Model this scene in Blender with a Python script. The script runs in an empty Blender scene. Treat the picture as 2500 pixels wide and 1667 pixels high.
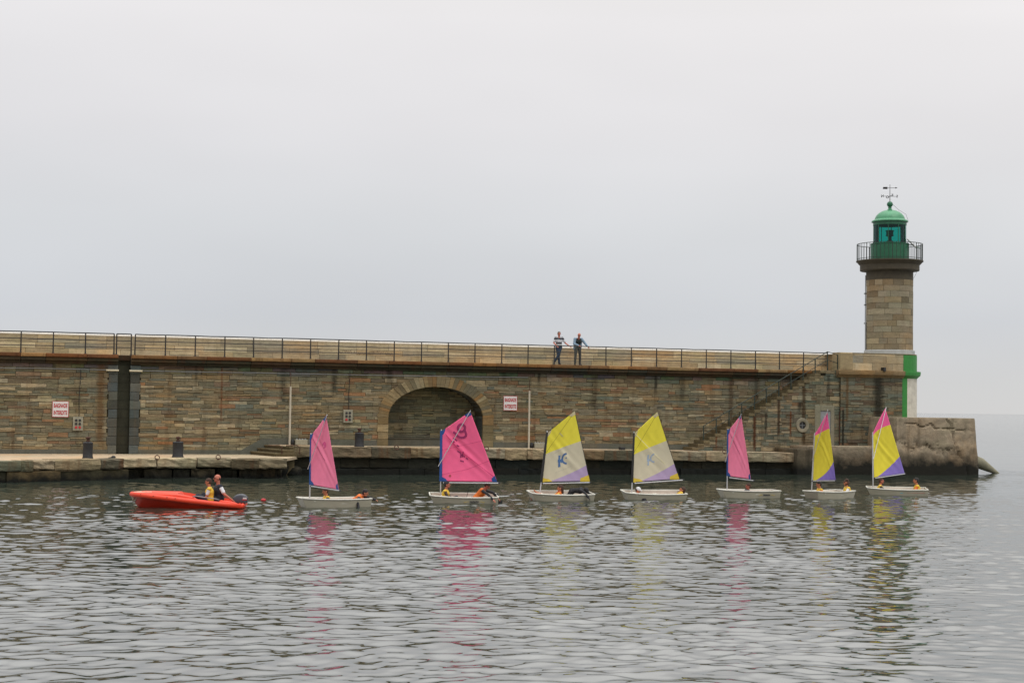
import bpy, math, random
import numpy as np
from mathutils import Vector, Matrix, Euler
random.seed(11); np.random.seed(11)
SC = bpy.context.scene
COL = SC.collection
R = math.radians

# ------------------------------------------------------------------ camera
CAMH = 3.3; FPX = 3950.0
PITCH = math.atan(160.9/FPX); ROLL = math.atan(.0133)
cam_d = bpy.data.cameras.new('camera'); cam = bpy.data.objects.new('camera', cam_d); COL.objects.link(cam)
cam_d.sensor_width = 36.0; cam_d.lens = FPX/2500*36.0
cam_d.clip_start = .5; cam_d.clip_end = 60000
CM = Matrix.Rotation(math.pi/2+PITCH, 4, 'X') @ Matrix.Rotation(ROLL, 4, 'Z')
cam.matrix_world = Matrix.Translation((0, 0, CAMH)) @ CM
SC.camera = cam
CR = CM.to_3x3()
def ray(px, py): return CR @ Vector((px-1250.0, 833.5-py, -FPX))
CP = Vector((0, 0, CAMH))
def at_z(px, py, z=0.0):
    d = ray(px, py); return CP + d*((z-CAMH)/d.z)
def at_y(px, py, Y):
    d = ray(px, py); return CP + d*(Y/d.y)
# pier frame: x = t along the wall, y away from the camera side, z up
UA = math.atan2(3950, 11250)
PO = Vector((-23.67, 74.8, 0))
PM = Matrix.Translation(PO) @ Matrix.Rotation(UA, 4, 'Z')
PMI = PM.inverted()
def pp(px, py, y=0.0):      # photo point on the vertical plane y of the pier -> (t, z)
    d = PMI.to_3x3() @ ray(px, py); o = PMI @ CP
    k = (y-o.y)/d.y; q = o+d*k; return q.x, q.z
def pz(px, py, z):          # photo point at height z -> pier (t, y)
    q = PMI @ at_z(px, py, z); return q.x, q.y
def tt(px, y=0.0, py=1000): return pp(px, py, y)[0]

# ------------------------------------------------------------------ view, sky, sun
SC.view_settings.view_transform = 'Standard'; SC.view_settings.look = 'None'
SC.view_settings.exposure = 0.0; SC.view_settings.gamma = 1.0
SC.view_settings.use_curve_mapping = False
SC.cycles.max_bounces = 6; SC.cycles.diffuse_bounces = 3; SC.cycles.glossy_bounces = 3
SC.cycles.caustics_reflective = False; SC.cycles.caustics_refractive = False

def srgb(r, g, b):
    f = lambda c: (c/255/12.92) if c <= 10 else ((c/255+.055)/1.055)**2.4
    return (f(r), f(g), f(b), 1)

class NT:
    def __init__(s, nt): s.nt = nt; nt.nodes.clear()
    def n(s, typ, ins=None, **kw):
        o = s.nt.nodes.new(typ)
        for k, v in kw.items(): setattr(o, k, v)
        if ins:
            for k, v in ins.items():
                if isinstance(v, tuple) and len(v) == 2 and hasattr(v[0], 'outputs'):
                    s.nt.links.new(v[0].outputs[v[1]], o.inputs[k])
                elif hasattr(v, 'outputs'): s.nt.links.new(v.outputs[0], o.inputs[k])
                else: o.inputs[k].default_value = v
        return o
    def math(s, op, a, b=0.0, clamp=False):
        o = s.n('ShaderNodeMath', {0: a, 1: b}, operation=op); o.use_clamp = clamp; return o
    def ramp(s, fac, stops, interp='LINEAR'):
        o = s.n('ShaderNodeValToRGB', {0: fac}); e = o.color_ramp.elements
        while len(e) > 1: e.remove(e[-1])
        e[0].position = stops[0][0]; e[0].color = stops[0][1]
        for p, c in stops[1:]:
            x = e.new(p); x.color = c
        o.color_ramp.interpolation = interp; return o
    def mix(s, fac, a, b, typ='MIX'):
        o = s.nt.nodes.new('ShaderNodeMixRGB'); o.blend_type = typ
        for i, v in ((0, fac), (1, a), (2, b)):
            if isinstance(v, tuple) and len(v) == 2 and hasattr(v[0], 'outputs'): s.nt.links.new(v[0].outputs[v[1]], o.inputs[i])
            elif hasattr(v, 'outputs'): s.nt.links.new(v.outputs[0], o.inputs[i])
            else: o.inputs[i].default_value = v
        return o
def g(v): return (v, v, v, 1)

W = bpy.data.worlds.new('World'); SC.world = W; W.use_nodes = True
w = NT(W.node_tree)
tc = w.n('ShaderNodeTexCoord')
sep = w.n('ShaderNodeSeparateXYZ', {0: (tc, 'Generated')})
grad = w.ramp((sep, 'Z'), [(0, srgb(209, 209, 209)), (.018, srgb(208, 209, 210)), (.055, srgb(206, 209, 214)), (.11, srgb(216, 218, 221)),
                           (.17, srgb(227, 226, 228)), (.235, srgb(238, 236, 237)), (.25, srgb(237, 235, 235)), (.45, (.95, .94, .93, 1)), (1, (1.0, .99, .97, 1))])
mp = w.n('ShaderNodeMapping', {'Vector': (tc, 'Generated'), 'Scale': (2.2, 2.2, 7.0)})
nz = w.n('ShaderNodeTexNoise', {'Vector': mp, 'Scale': 1.3, 'Detail': 3.0, 'Roughness': .5})
cl = w.ramp(nz, [(.3, g(.955)), (.7, g(1.035))])
hx = w.ramp(w.math('ADD', w.math('MULTIPLY', (sep, 'X'), 1.2), .5), [(0, (.945, .945, .95, 1)), (1, (1.03, 1.02, 1.01, 1))])
c1 = w.mix(1.0, grad, cl, 'MULTIPLY'); c2 = w.mix(1.0, c1, hx, 'MULTIPLY')
# overcast: the zenith is brighter than the horizon
st = w.ramp((sep, 'Z'), [(0, g(.5)), (.24, g(.5)), (.38, g(.57)), (.6, g(.59)), (.75, g(.72)), (.9, g(1.0)), (1, g(1.0))])
st2 = w.math('MULTIPLY', w.math('ADD', st, w.ramp((sep, 'Z'), [(0, g(0)), (.72, g(0)), (.92, g(.45))])), 2.0)
sky = w.n('ShaderNodeTexSky', sky_type='NISHITA'); sky.sun_disc = False
sky.sun_elevation = R(52); sky.sun_rotation = R(150)
b1 = w.n('ShaderNodeBackground', {'Color': c2, 'Strength': st2})
b2 = w.n('ShaderNodeBackground', {'Color': sky, 'Strength': 0.003})
add = w.n('ShaderNodeAddShader', {0: b1, 1: b2})
w.n('ShaderNodeOutputWorld', {'Surface': add})

sun_d = bpy.data.lights.new('sun', 'SUN'); sun = bpy.data.objects.new('sun', sun_d); COL.objects.link(sun)
sun_d.energy = .7; sun_d.angle = R(25); sun_d.color = (1, .96, .9)
sun.rotation_euler = Vector((-.45, .62, -1.0)).to_track_quat('-Z', 'Y').to_euler()
sun.location = (0, 0, 60)

# ------------------------------------------------------------------ mesh helpers
ORG = {}
class MB:
    def __init__(s): s.v = []; s.f = []; s.c = []; s.m = []; s.uv = {}; s.hascol = False
    def add(s, pts, faces, col=None, m=0):
        b = len(s.v); s.v += [tuple(p) for p in pts]
        for f in faces:
            s.f.append(tuple(b+i for i in f)); s.c.append(col or (1, 1, 1)); s.m.append(m)
        if col: s.hascol = True
    def box(s, x0, x1, y0, y1, z0, z1, col=None, m=0, j=0.0):
        p = [(x, y, z) for z in (z0, z1) for y in (y0, y1) for x in (x0, x1)]
        if j: p = [tuple(q+random.uniform(-j, j) for q in a) for a in p]
        s.add(p, [(0, 2, 3, 1), (4, 5, 7, 6), (0, 1, 5, 4), (2, 6, 7, 3), (0, 4, 6, 2), (1, 3, 7, 5)], col, m)
    def bbox(s, x0, x1, y0, y1, z0, z1, b=.02, col=None, m=0, j=0.0):
        # box with chamfered front and top edges (rounded worn block)
        xs = (x0, x0+b, x1-b, x1); zs = (z0, z0+b, z1-b, z1)
        pts = []; 
        for zi, z in enumerate(zs):
            for xi, x in enumerate(xs):
                e = (zi in (0, 3)) + (xi in (0, 3))
                yy = y0 + (b if e == 1 else (b*1.6 if e == 2 else 0))
                pts.append((x, yy+random.uniform(-j, j), z))
        n = len(pts)
        pts += [(x0, y1, z0), (x1, y1, z0), (x1, y1, z1), (x0, y1, z1)]
        f = []
        for a in range(3):
            for c in range(3):
                i = a*4+c; f.append((i, i+1, i+5, i+4))
        f += [(12, 13, 14, 15, n+2, n+3), (3, 2, 1, 0, n, n+1), (0, 4, 8, 12, n+3, n), (15, 11, 7, 3, n+1, n+2), (n+1, n, n+3, n+2)]
        s.add(pts, f, col, m)
    def frust(s, p0, r0, p1, r1, seg=10, col=None, m=0, cap=True):
        p0 = Vector(p0); p1 = Vector(p1); d = (p1-p0)
        if d.length < 1e-7: return
        d.normalize(); a = d.orthogonal().normalized(); b = d.cross(a)
        pts = []
        for p, r in ((p0, r0), (p1, r1)):
            for i in range(seg):
                t = 2*math.pi*i/seg; pts.append(p+(a*math.cos(t)+b*math.sin(t))*r)
        f = [(i, (i+1) % seg, seg+(i+1) % seg, seg+i) for i in range(seg)]
        if cap: f += [tuple(range(seg-1, -1, -1)), tuple(range(seg, 2*seg))]
        s.add(pts, f, col, m)
    def tube(s, pts, r, seg=8, col=None, m=0):
        pts = [Vector(p) for p in pts]; rs = r if isinstance(r, (list, tuple)) else [r]*len(pts)
        ring = []; prev = None
        for i, p in enumerate(pts):
            d = (pts[min(i+1, len(pts)-1)]-pts[max(i-1, 0)]).normalized()
            a = d.orthogonal().normalized() if prev is None else (prev-d*prev.dot(d)).normalized()
            prev = a; b = d.cross(a)
            ring += [p+(a*math.cos(2*math.pi*k/seg)+b*math.sin(2*math.pi*k/seg))*rs[i] for k in range(seg)]
        f = []
        for i in range(len(pts)-1):
            for k in range(seg): f.append((i*seg+k, i*seg+(k+1) % seg, (i+1)*seg+(k+1) % seg, (i+1)*seg+k))
        f += [tuple(range(seg-1, -1, -1)), tuple((len(pts)-1)*seg+k for k in range(seg))]
        s.add(ring, f, col, m)
    def lathe(s, prof, c=(0, 0, 0), seg=32, col=None, m=0, a0=0, a1=2*math.pi):
        full = abs(a1-a0-2*math.pi) < 1e-6; n = seg if full else seg+1
        pts = []
        for r, z in prof:
            for i in range(n):
                a = a0+(a1-a0)*i/seg; pts.append((c[0]+r*math.cos(a), c[1]+r*math.sin(a), c[2]+z))
        f = []
        for j in range(len(prof)-1):
            for i in range(seg):
                k = (i+1) % n; f.append((j*n+i, j*n+k, (j+1)*n+k, (j+1)*n+i))
        s.add(pts, f, col, m)
    def ell(s, c, rad, nu=12, nv=8, M=None, col=None, m=0):
        pts = []; c = Vector(c)
        M = M or Matrix.Identity(3)
        pts.append(c+M@Vector((0, 0, -rad[2])))
        for j in range(1, nv):
            ph = -math.pi/2+math.pi*j/nv
            for i in range(nu):
                th = 2*math.pi*i/nu
                pts.append(c+M@Vector((rad[0]*math.cos(ph)*math.cos(th), rad[1]*math.cos(ph)*math.sin(th), rad[2]*math.sin(ph))))
        pts.append(c+M@Vector((0, 0, rad[2])))
        f = [(0, 1+(i+1) % nu, 1+i) for i in range(nu)]
        for j in range(nv-2):
            for i in range(nu): f.append((1+j*nu+i, 1+j*nu+(i+1) % nu, 1+(j+1)*nu+(i+1) % nu, 1+(j+1)*nu+i))
        e = len(pts)-1; f += [(e, 1+(nv-2)*nu+i, 1+(nv-2)*nu+(i+1) % nu) for i in range(nu)]
        s.add(pts, f, col, m)
    def cap(s, p0, r0, p1, r1, seg=10, m=0):
        s.frust(p0, r0, p1, r1, seg, m=m); s.ell(p0, (r0, r0, r0), seg, 6, m=m); s.ell(p1, (r1, r1, r1), seg, 6, m=m)
    def build(s, name, mats, parent=None, org=None, smooth=False, pier=False):
        if org is None: org = ORG.get(parent.name, (0, 0, 0)) if parent else (0, 0, 0)
        me = bpy.data.meshes.new(name)
        me.from_pydata([(v[0]-org[0], v[1]-org[1], v[2]-org[2]) for v in s.v], [], s.f)
        if not isinstance(mats, (list, tuple)): mats = [mats]
        for m in mats: me.materials.append(m)
        if len(mats) > 1: me.polygons.foreach_set('material_index', s.m)
        if s.hascol:
            at = me.color_attributes.new('Col', 'FLOAT_COLOR', 'CORNER')
            arr = []
            for c, f in zip(s.c, s.f): arr += [c[0], c[1], c[2], 1.0]*len(f)
            at.data.foreach_set('color', arr)
        if smooth: me.polygons.foreach_set('use_smooth', [True]*len(me.polygons))
        me.update()
        o = bpy.data.objects.new(name, me); COL.objects.link(o)
        if parent:
            o.parent = parent; ORG[o.name] = org
        else:
            if pier:
                o.location = PM @ Vector(org); o.rotation_euler = (0, 0, UA)
            else: o.location = org
            ORG[o.name] = org
        return o
def tag(o, label=None, cat=None, group=None, kind=None):
    if label: o['label'] = label
    if cat: o['category'] = cat
    if group: o['group'] = group
    if kind: o['kind'] = kind
    return o
def thing(name, label, cat, org=(0, 0, 0), pier=False, rz=0, group=None):
    o = bpy.data.objects.new(name, None); COL.objects.link(o); o.empty_display_size = .3
    if pier: o.location = PM @ Vector(org); o.rotation_euler = (0, 0, UA); ORG[o.name] = tuple(org)
    else: o.location = org; o.rotation_euler = (0, 0, rz); ORG[o.name] = (0, 0, 0)
    return tag(o, label, cat, group)
def shade_auto(o, ang=40):
    me = o.data
    me.polygons.foreach_set('use_smooth', [True]*len(me.polygons))
    try: me.set_sharp_from_angle(angle=R(ang))
    except Exception: pass
    return o

# ------------------------------------------------------------------ materials
MAT = {}
def mat(name, col, rough=.6, metal=0.0, noise=.12, nscale=6.0, bump=0.0, spec=.5, stretch=(1, 1, 1)):
    if name in MAT: return MAT[name]
    m = bpy.data.materials.new(name); m.use_nodes = True; t = NT(m.node_tree)
    if len(col) == 3: col = srgb(*col)
    tcn = t.n('ShaderNodeTexCoord')
    mpn = t.n('ShaderNodeMapping', {'Vector': (tcn, 'Object'), 'Scale': stretch})
    nzn = t.n('ShaderNodeTexNoise', {'Vector': mpn, 'Scale': nscale, 'Detail': 5.0, 'Roughness': .6})
    rm = t.ramp(nzn, [(.3, g(1-noise)), (.7, g(1+noise*.6))])
    c = t.mix(1.0, col, rm, 'MULTIPLY')
    b = t.n('ShaderNodeBsdfPrincipled', {'Base Color': c, 'Roughness': rough, 'Metallic': metal, 'Specular IOR Level': spec})
    if bump:
        bp = t.n('ShaderNodeBump', {'Height': nzn, 'Strength': .6, 'Distance': bump}); t.nt.links.new(bp.outputs[0], b.inputs['Normal'])
    t.n('ShaderNodeOutputMaterial', {'Surface': b})
    MAT[name] = m; return m

def stone_mat(name, streak=(1.3, 1.3, 11), stain=.5, stain_col=(70, 42, 24), weed=None, dark=1.0, bump=.02, attr=True, base=None, patch=.6, fine=1.0, runs=()):
    m = bpy.data.materials.new(name); m.use_nodes = True; t = NT(m.node_tree)
    tcn = t.n('ShaderNodeTexCoord')
    geo = t.n('ShaderNodeNewGeometry')
    if attr: c = t.n('ShaderNodeVertexColor', layer_name='Col')
    else: c = t.n('ShaderNodeRGB'); c.outputs[0].default_value = srgb(*base)
    # layered schist streaks
    mp1 = t.n('ShaderNodeMapping', {'Vector': (tcn, 'Object'), 'Scale': streak})
    n1 = t.n('ShaderNodeTexNoise', {'Vector': mp1, 'Scale': 1.9, 'Detail': 7.0, 'Roughness': .72, 'Distortion': .6})
    r1 = t.ramp(n1, [(.28, g(1-.58*fine)), (.5, g(1.0)), (.72, g(1+.55*fine))])
    c = t.mix(1.0, c, r1, 'MULTIPLY')
    # broad warm / green patches
    n2 = t.n('ShaderNodeTexNoise', {'Vector': (tcn, 'Object'), 'Scale': .45, 'Detail': 4.0, 'Roughness': .6})
    r2 = t.ramp(n2, [(.35, (.86, .93, .82, 1)), (.5, (1.02, 1, .97, 1)), (.66, (1.22, 1.0, .76, 1))])
    c = t.mix(patch, c, t.mix(1.0, c, r2, 'MULTIPLY'))
    # vertical run-off stains
    mp3 = t.n('ShaderNodeMapping', {'Vector': (tcn, 'Object'), 'Scale': (2.4, 2.4, .22)})
    n3 = t.n('ShaderNodeTexNoise', {'Vector': mp3, 'Scale': 1.0, 'Detail': 5.0, 'Roughness': .65})
    r3 = t.ramp(n3, [(.52, g(0)), (.72, g(stain))])
    c = t.mix(r3, c, t.mix(.8, c, srgb(*stain_col), 'MULTIPLY') if False else srgb(*stain_col))
    # fine grain
    n4 = t.n('ShaderNodeTexNoise', {'Vector': (tcn, 'Object'), 'Scale': 22.0, 'Detail': 3.0, 'Roughness': .7})
    r4 = t.ramp(n4, [(.3, g(.82)), (.7, g(1.15))])
    c = t.mix(1.0, c, r4, 'MULTIPLY')
    if weed:      # algae line growing above the water: (z_low, z_high, colour)
        sp = t.n('ShaderNodeSeparateXYZ', {0: (geo, 'Position')})
        nw = t.n('ShaderNodeTexNoise', {'Vector': (tcn, 'Object'), 'Scale': 1.7, 'Detail': 6.0, 'Roughness': .65})
        hgt = t.math('ADD', (sp, 'Z'), t.math('MULTIPLY', t.math('SUBTRACT', nw, .5), weed[3]))
        k = t.n('ShaderNodeMapRange', {'Value': hgt, 'From Min': weed[0], 'From Max': weed[1], 'To Min': 1.0, 'To Max': 0.0})
        c = t.mix(k, c, srgb(*weed[2]))
    so = t.n('ShaderNodeSeparateXYZ', {0: (tcn, 'Object')})
    for (rx, rw_, rz0, rz1, rcol, ramt) in runs:
        dx = t.math('ABSOLUTE', t.math('ADD', t.math('SUBTRACT', (so, 'X'), rx), t.math('MULTIPLY', t.math('SUBTRACT', n1, .5), rw_*1.6)))
        k1 = t.n('ShaderNodeMapRange', {'Value': dx, 'From Min': rw_*.3, 'From Max': rw_, 'To Min': ramt, 'To Max': 0.0})
        k2 = t.n('ShaderNodeMapRange', {'Value': t.math('ADD', (so, 'Z'), t.math('MULTIPLY', t.math('SUBTRACT', n3, .5), 1.2)), 'From Min': rz0, 'From Max': rz0+.5, 'To Min': 0.0, 'To Max': 1.0})
        k3 = t.n('ShaderNodeMapRange', {'Value': (so, 'Z'), 'From Min': rz1-.05, 'From Max': rz1+.05, 'To Min': 1.0, 'To Max': 0.0})
        c = t.mix(t.math('MULTIPLY', t.math('MULTIPLY', k1, k2), k3), c, srgb(*rcol))
    if dark != 1.0: c = t.mix(1.0, c, g(dark), 'MULTIPLY')
    b = t.n('ShaderNodeBsdfPrincipled', {'Base Color': c, 'Roughness': .9, 'Specular IOR Level': .25})
    hh = t.math('ADD', n1, t.math('MULTIPLY', n4, .3))
    bp = t.n('ShaderNodeBump', {'Height': hh, 'Strength': .8, 'Distance': bump}); t.nt.links.new(bp.outputs[0], b.inputs['Normal'])
    t.n('ShaderNodeOutputMaterial', {'Surface': b})
    MAT[name] = m; return m

BK = (34, 32, 24); RU = (96, 56, 30)
M_wall = stone_mat('schist_masonry', stain=.5, stain_col=(76, 54, 34), runs=[(tt(p), w_, a_, 5.1, c_, k_) for p, w_, a_, c_, k_ in
    ((130, .12, 4.2, BK, .5), (245, .25, 1.0, (88, 62, 34), .7), (477, .1, 4.0, BK, .5), (540, .07, 2.2, RU, .6), (690, .22, 3.0, BK, .5), (815, .2, 3.6, BK, .6), (950, .25, 4.0, BK, .7), (1229, .15, 4.2, BK, .5), (1315, .12, 4.3, BK, .8),
     (1450, .3, 3.0, (64, 54, 38), .5), (1600, .12, 4.1, BK, .8), (1664, .2, 3.4, BK, .5), (1784, .2, 2.6, (60, 40, 24), .6), (1845, .15, 3.2, BK, .5))])
M_stairm = stone_mat('stair_masonry_stone', stain=.5, stain_col=(70, 56, 38), runs=[(tt(p, -1.15), w_, a_, b_, c_, k_) for p, w_, a_, b_, c_, k_ in
    ((1749, .08, 1.0, 1.9, RU, .8), (1842, .13, 1.0, 3.0, (70, 42, 24), .95), (1870, .1, 1.9, 3.2, BK, .8), (1901, .12, 1.6, 3.9, (56, 40, 26), .9), (1930, .07, 1.9, 3.3, RU, .9), (1962, .16, 1.2, 5.2, (62, 46, 26), .85), (1953, .22, 3.1, 3.8, BK, .9),
     (2034, .1, 2.2, 3.0, RU, .6), (2022, .14, 4.0, 5.3, BK, .6))])
M_headm = stone_mat('bastion_masonry_stone', stain=.5, stain_col=(70, 58, 42), runs=[(4.45*0+2.35, .42, 1.6, 5.2, (36, 34, 26), .9), (.15, .1, 1.0, 3.4, BK, .95), (.4, .12, 2.6, 5.2, (84, 60, 32), .7), (-.2, .1, 1.0, 5.0, (90, 62, 36), .4)])
M_ash = stone_mat('ashlar_tan', streak=(.9, .9, 4), stain=.35, stain_col=(96, 80, 56), fine=.5, bump=.012)
M_corn = stone_mat('cornice_stone', streak=(1, 1, 3), stain=.9, stain_col=(64, 38, 22), fine=.7)
M_tower = stone_mat('tower_ashlar', streak=(.8, .8, 3), stain=.3, stain_col=(104, 88, 66), fine=.35, bump=.01)
M_found = stone_mat('weedy_foundation', streak=(1.5, 1.5, 4), stain=.5, stain_col=(30, 30, 20), weed=(.04, .5, (17, 18, 14), .7))
M_edge = stone_mat('quay_edge_stone', bump=.05, streak=(1.2, 1.2, 5), stain=.85, stain_col=(92, 58, 32), weed=(.25, .55, (32, 32, 24), .45), fine=1.05)
M_cop = stone_mat('coping_limewash', attr=False, base=(226, 222, 212), streak=(.7, .7, .7), stain=.15, stain_col=(160, 150, 130), fine=.15, patch=.1, bump=.004)
M_frame = stone_mat('dressed_frame_stone', attr=False, base=(128, 122, 106), streak=(1, 1, 1.5), stain=.3, stain_col=(88, 84, 70), fine=.3, bump=.004)
M_deck = stone_mat('quay_deck', attr=False, base=(172, 155, 132), streak=(.7, .7, .7), stain=.4, stain_col=(126, 108, 84), fine=.3, bump=.01)
M_plinth = stone_mat('cement_plinth', attr=False, base=(88, 88, 80), streak=(1, 1, 1.5), stain=.4, stain_col=(64, 62, 50), fine=.4, bump=.006)
M_mortar = stone_mat('mortar', attr=False, base=(58, 52, 38), streak=(2, 2, 3), stain=.3, stain_col=(30, 26, 20), fine=.5)
M_conc = stone_mat('old_concrete', attr=False, base=(142, 129, 110), streak=(.8, .8, 1.2), stain=.55, stain_col=(72, 62, 48), weed=(.45, 1.55, (24, 23, 17), 1.3), fine=.75, bump=.04)
M_conc2 = stone_mat('dark_concrete', attr=False, base=(84, 76, 62), streak=(1.5, 1.5, .6), stain=.8, stain_col=(50, 46, 36), weed=(.25, .75, (18, 18, 14), .6), fine=.7, bump=.03)
M_rock = stone_mat('wet_rock', attr=False, base=(52, 50, 42), streak=(1, 1, 3), stain=.4, stain_col=(28, 28, 22), weed=(.1, .5, (16, 17, 14), .4), fine=.9, bump=.05)
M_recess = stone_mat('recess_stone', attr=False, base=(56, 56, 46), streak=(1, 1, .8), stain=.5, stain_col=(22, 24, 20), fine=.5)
M_step = stone_mat('stair_stone', attr=False, base=(104, 93, 70), streak=(1, 1, 3), stain=.6, stain_col=(84, 70, 50), fine=.6)
M_rail = mat('rail_iron', (38, 36, 34), .6, .2, .3, 9)
M_railg = mat('rail_green', (34, 46, 38), .6, .1, .3, 9)
M_white = mat('white_paint', (198, 198, 196), .5, 0, .12, 7)
M_whitewash = mat('whitewash', (196, 192, 180), .85, 0, .22, 3, .02)
M_grey2 = mat('slab_grey', (160, 162, 162), .6, 0, .15, 4)
M_pole = mat('pole_paint', (182, 173, 155), .6, 0, .18, 5)
M_green = mat('green_wall_paint', (42, 122, 48), .6, 0, .14, 4, .01)
M_lgreen = mat('lantern_green', (22, 92, 62), .45, .0, .18, 5)
M_dgreen = mat('dome_green', (72, 138, 100), .4, .1, .2, 3)
M_dark = mat('dark_band', (72, 65, 52), .85, 0, .25, 3, .01)
M_black = mat('black_rubber', (24, 24, 26), .6, 0, .2, 9)
M_rust = mat('rusty_iron', (72, 44, 30), .85, .1, .4, 9, .004)
M_bol = mat('bollard_iron', (42, 42, 44), .65, .2, .35, 6, .006)
M_grey = mat('grey_paint', (128, 130, 132), .5, 0, .15, 6)
M_boxm = mat('junction_grey', (140, 136, 118), .6, 0, .2, 9)
M_red = mat('sign_red', (170, 30, 36), .5, 0, .1, 9)
M_signw = mat('sign_white', (205, 202, 200), .5, 0, .08, 9)
M_hull = mat('hull_gelcoat', (178, 172, 152), .35, 0, .12, 3, stretch=(1, 1, 3))
M_hullin = mat('hull_inside', (176, 164, 150), .5, 0, .16, 4)
M_rim = mat('gunwale_white', (205, 203, 192), .4, 0, .08, 6)
M_alu = mat('spar_aluminium', (190, 190, 192), .35, .3, .08, 6)
M_orange = mat('orange_hull', (198, 46, 16), .45, 0, .10, 3)
M_orange2 = mat('orange_deck', (212, 56, 20), .5, 0, .08, 3)
M_motor = mat('motor_cowl', (66, 70, 78), .35, .1, .1, 6)
M_skin = mat('skin', (176, 112, 84), .6, 0, .08, 12)
M_skin2 = mat('skin_ruddy', (176, 104, 84), .6, 0, .08, 12)
M_yel = mat('vest_yellow', (208, 172, 54), .7, 0, .12, 14)
M_oran = mat('vest_orange', (206, 104, 28), .7, 0, .12, 14)
M_navy = mat('navy_cloth', (24, 28, 40), .85, 0, .2, 14)
M_dkcl = mat('black_wetsuit', (22, 22, 28), .7, 0, .2, 14)
M_brcl = mat('brown_sleeve', (66, 50, 40), .85, 0, .2, 14)
M_wcl = mat('white_cloth', (205, 205, 208), .85, 0, .08, 14)
M_jean = mat('blue_jeans', (44, 60, 78), .9, 0, .3, 14)
M_gtr = mat('grey_trousers', (82, 84, 78), .9, 0, .2, 14)
M_denim = mat('pale_denim', (118, 140, 158), .9, 0, .2, 12)
M_blkgr = mat('dark_green_shirt', (24, 30, 28), .9, 0, .2, 14)
M_hairb = mat('hair_brown', (62, 40, 28), .8, 0, .3, 30)
M_hairk = mat('hair_black', (22, 18, 18), .7, 0, .3, 30)
M_hairg = mat('hair_grey', (110, 100, 90), .8, 0, .3, 30)
M_rope = mat('rope', (224, 206, 184), .9, 0, .2, 30)
M_blue = mat('sail_blue', (28, 72, 138), .7, 0, .1, 9)
M_sleeveb = mat('black_luff_sleeve', (26, 26, 24), .7, 0, .1, 9)
M_eye = mat('eye_dark', (20, 16, 14), .3)
M_panel = mat('solar_panel', (70, 84, 96), .2, .3, .1)

def glass_mat():
    m = bpy.data.materials.new('green_glass'); m.use_nodes = True; t = NT(m.node_tree)
    tr = t.n('ShaderNodeBsdfTransparent', {'Color': (.02, .52, .47, 1)})
    gl = t.n('ShaderNodeBsdfGlossy', {'Color': (.6, .9, .85, 1), 'Roughness': .05})
    fr = t.n('ShaderNodeFresnel', {'IOR': 1.45})
    mx = t.n('ShaderNodeMixShader', {0: fr, 1: tr, 2: gl}); t.n('ShaderNodeOutputMaterial', {'Surface': mx}); return m
M_glass = glass_mat()

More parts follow.
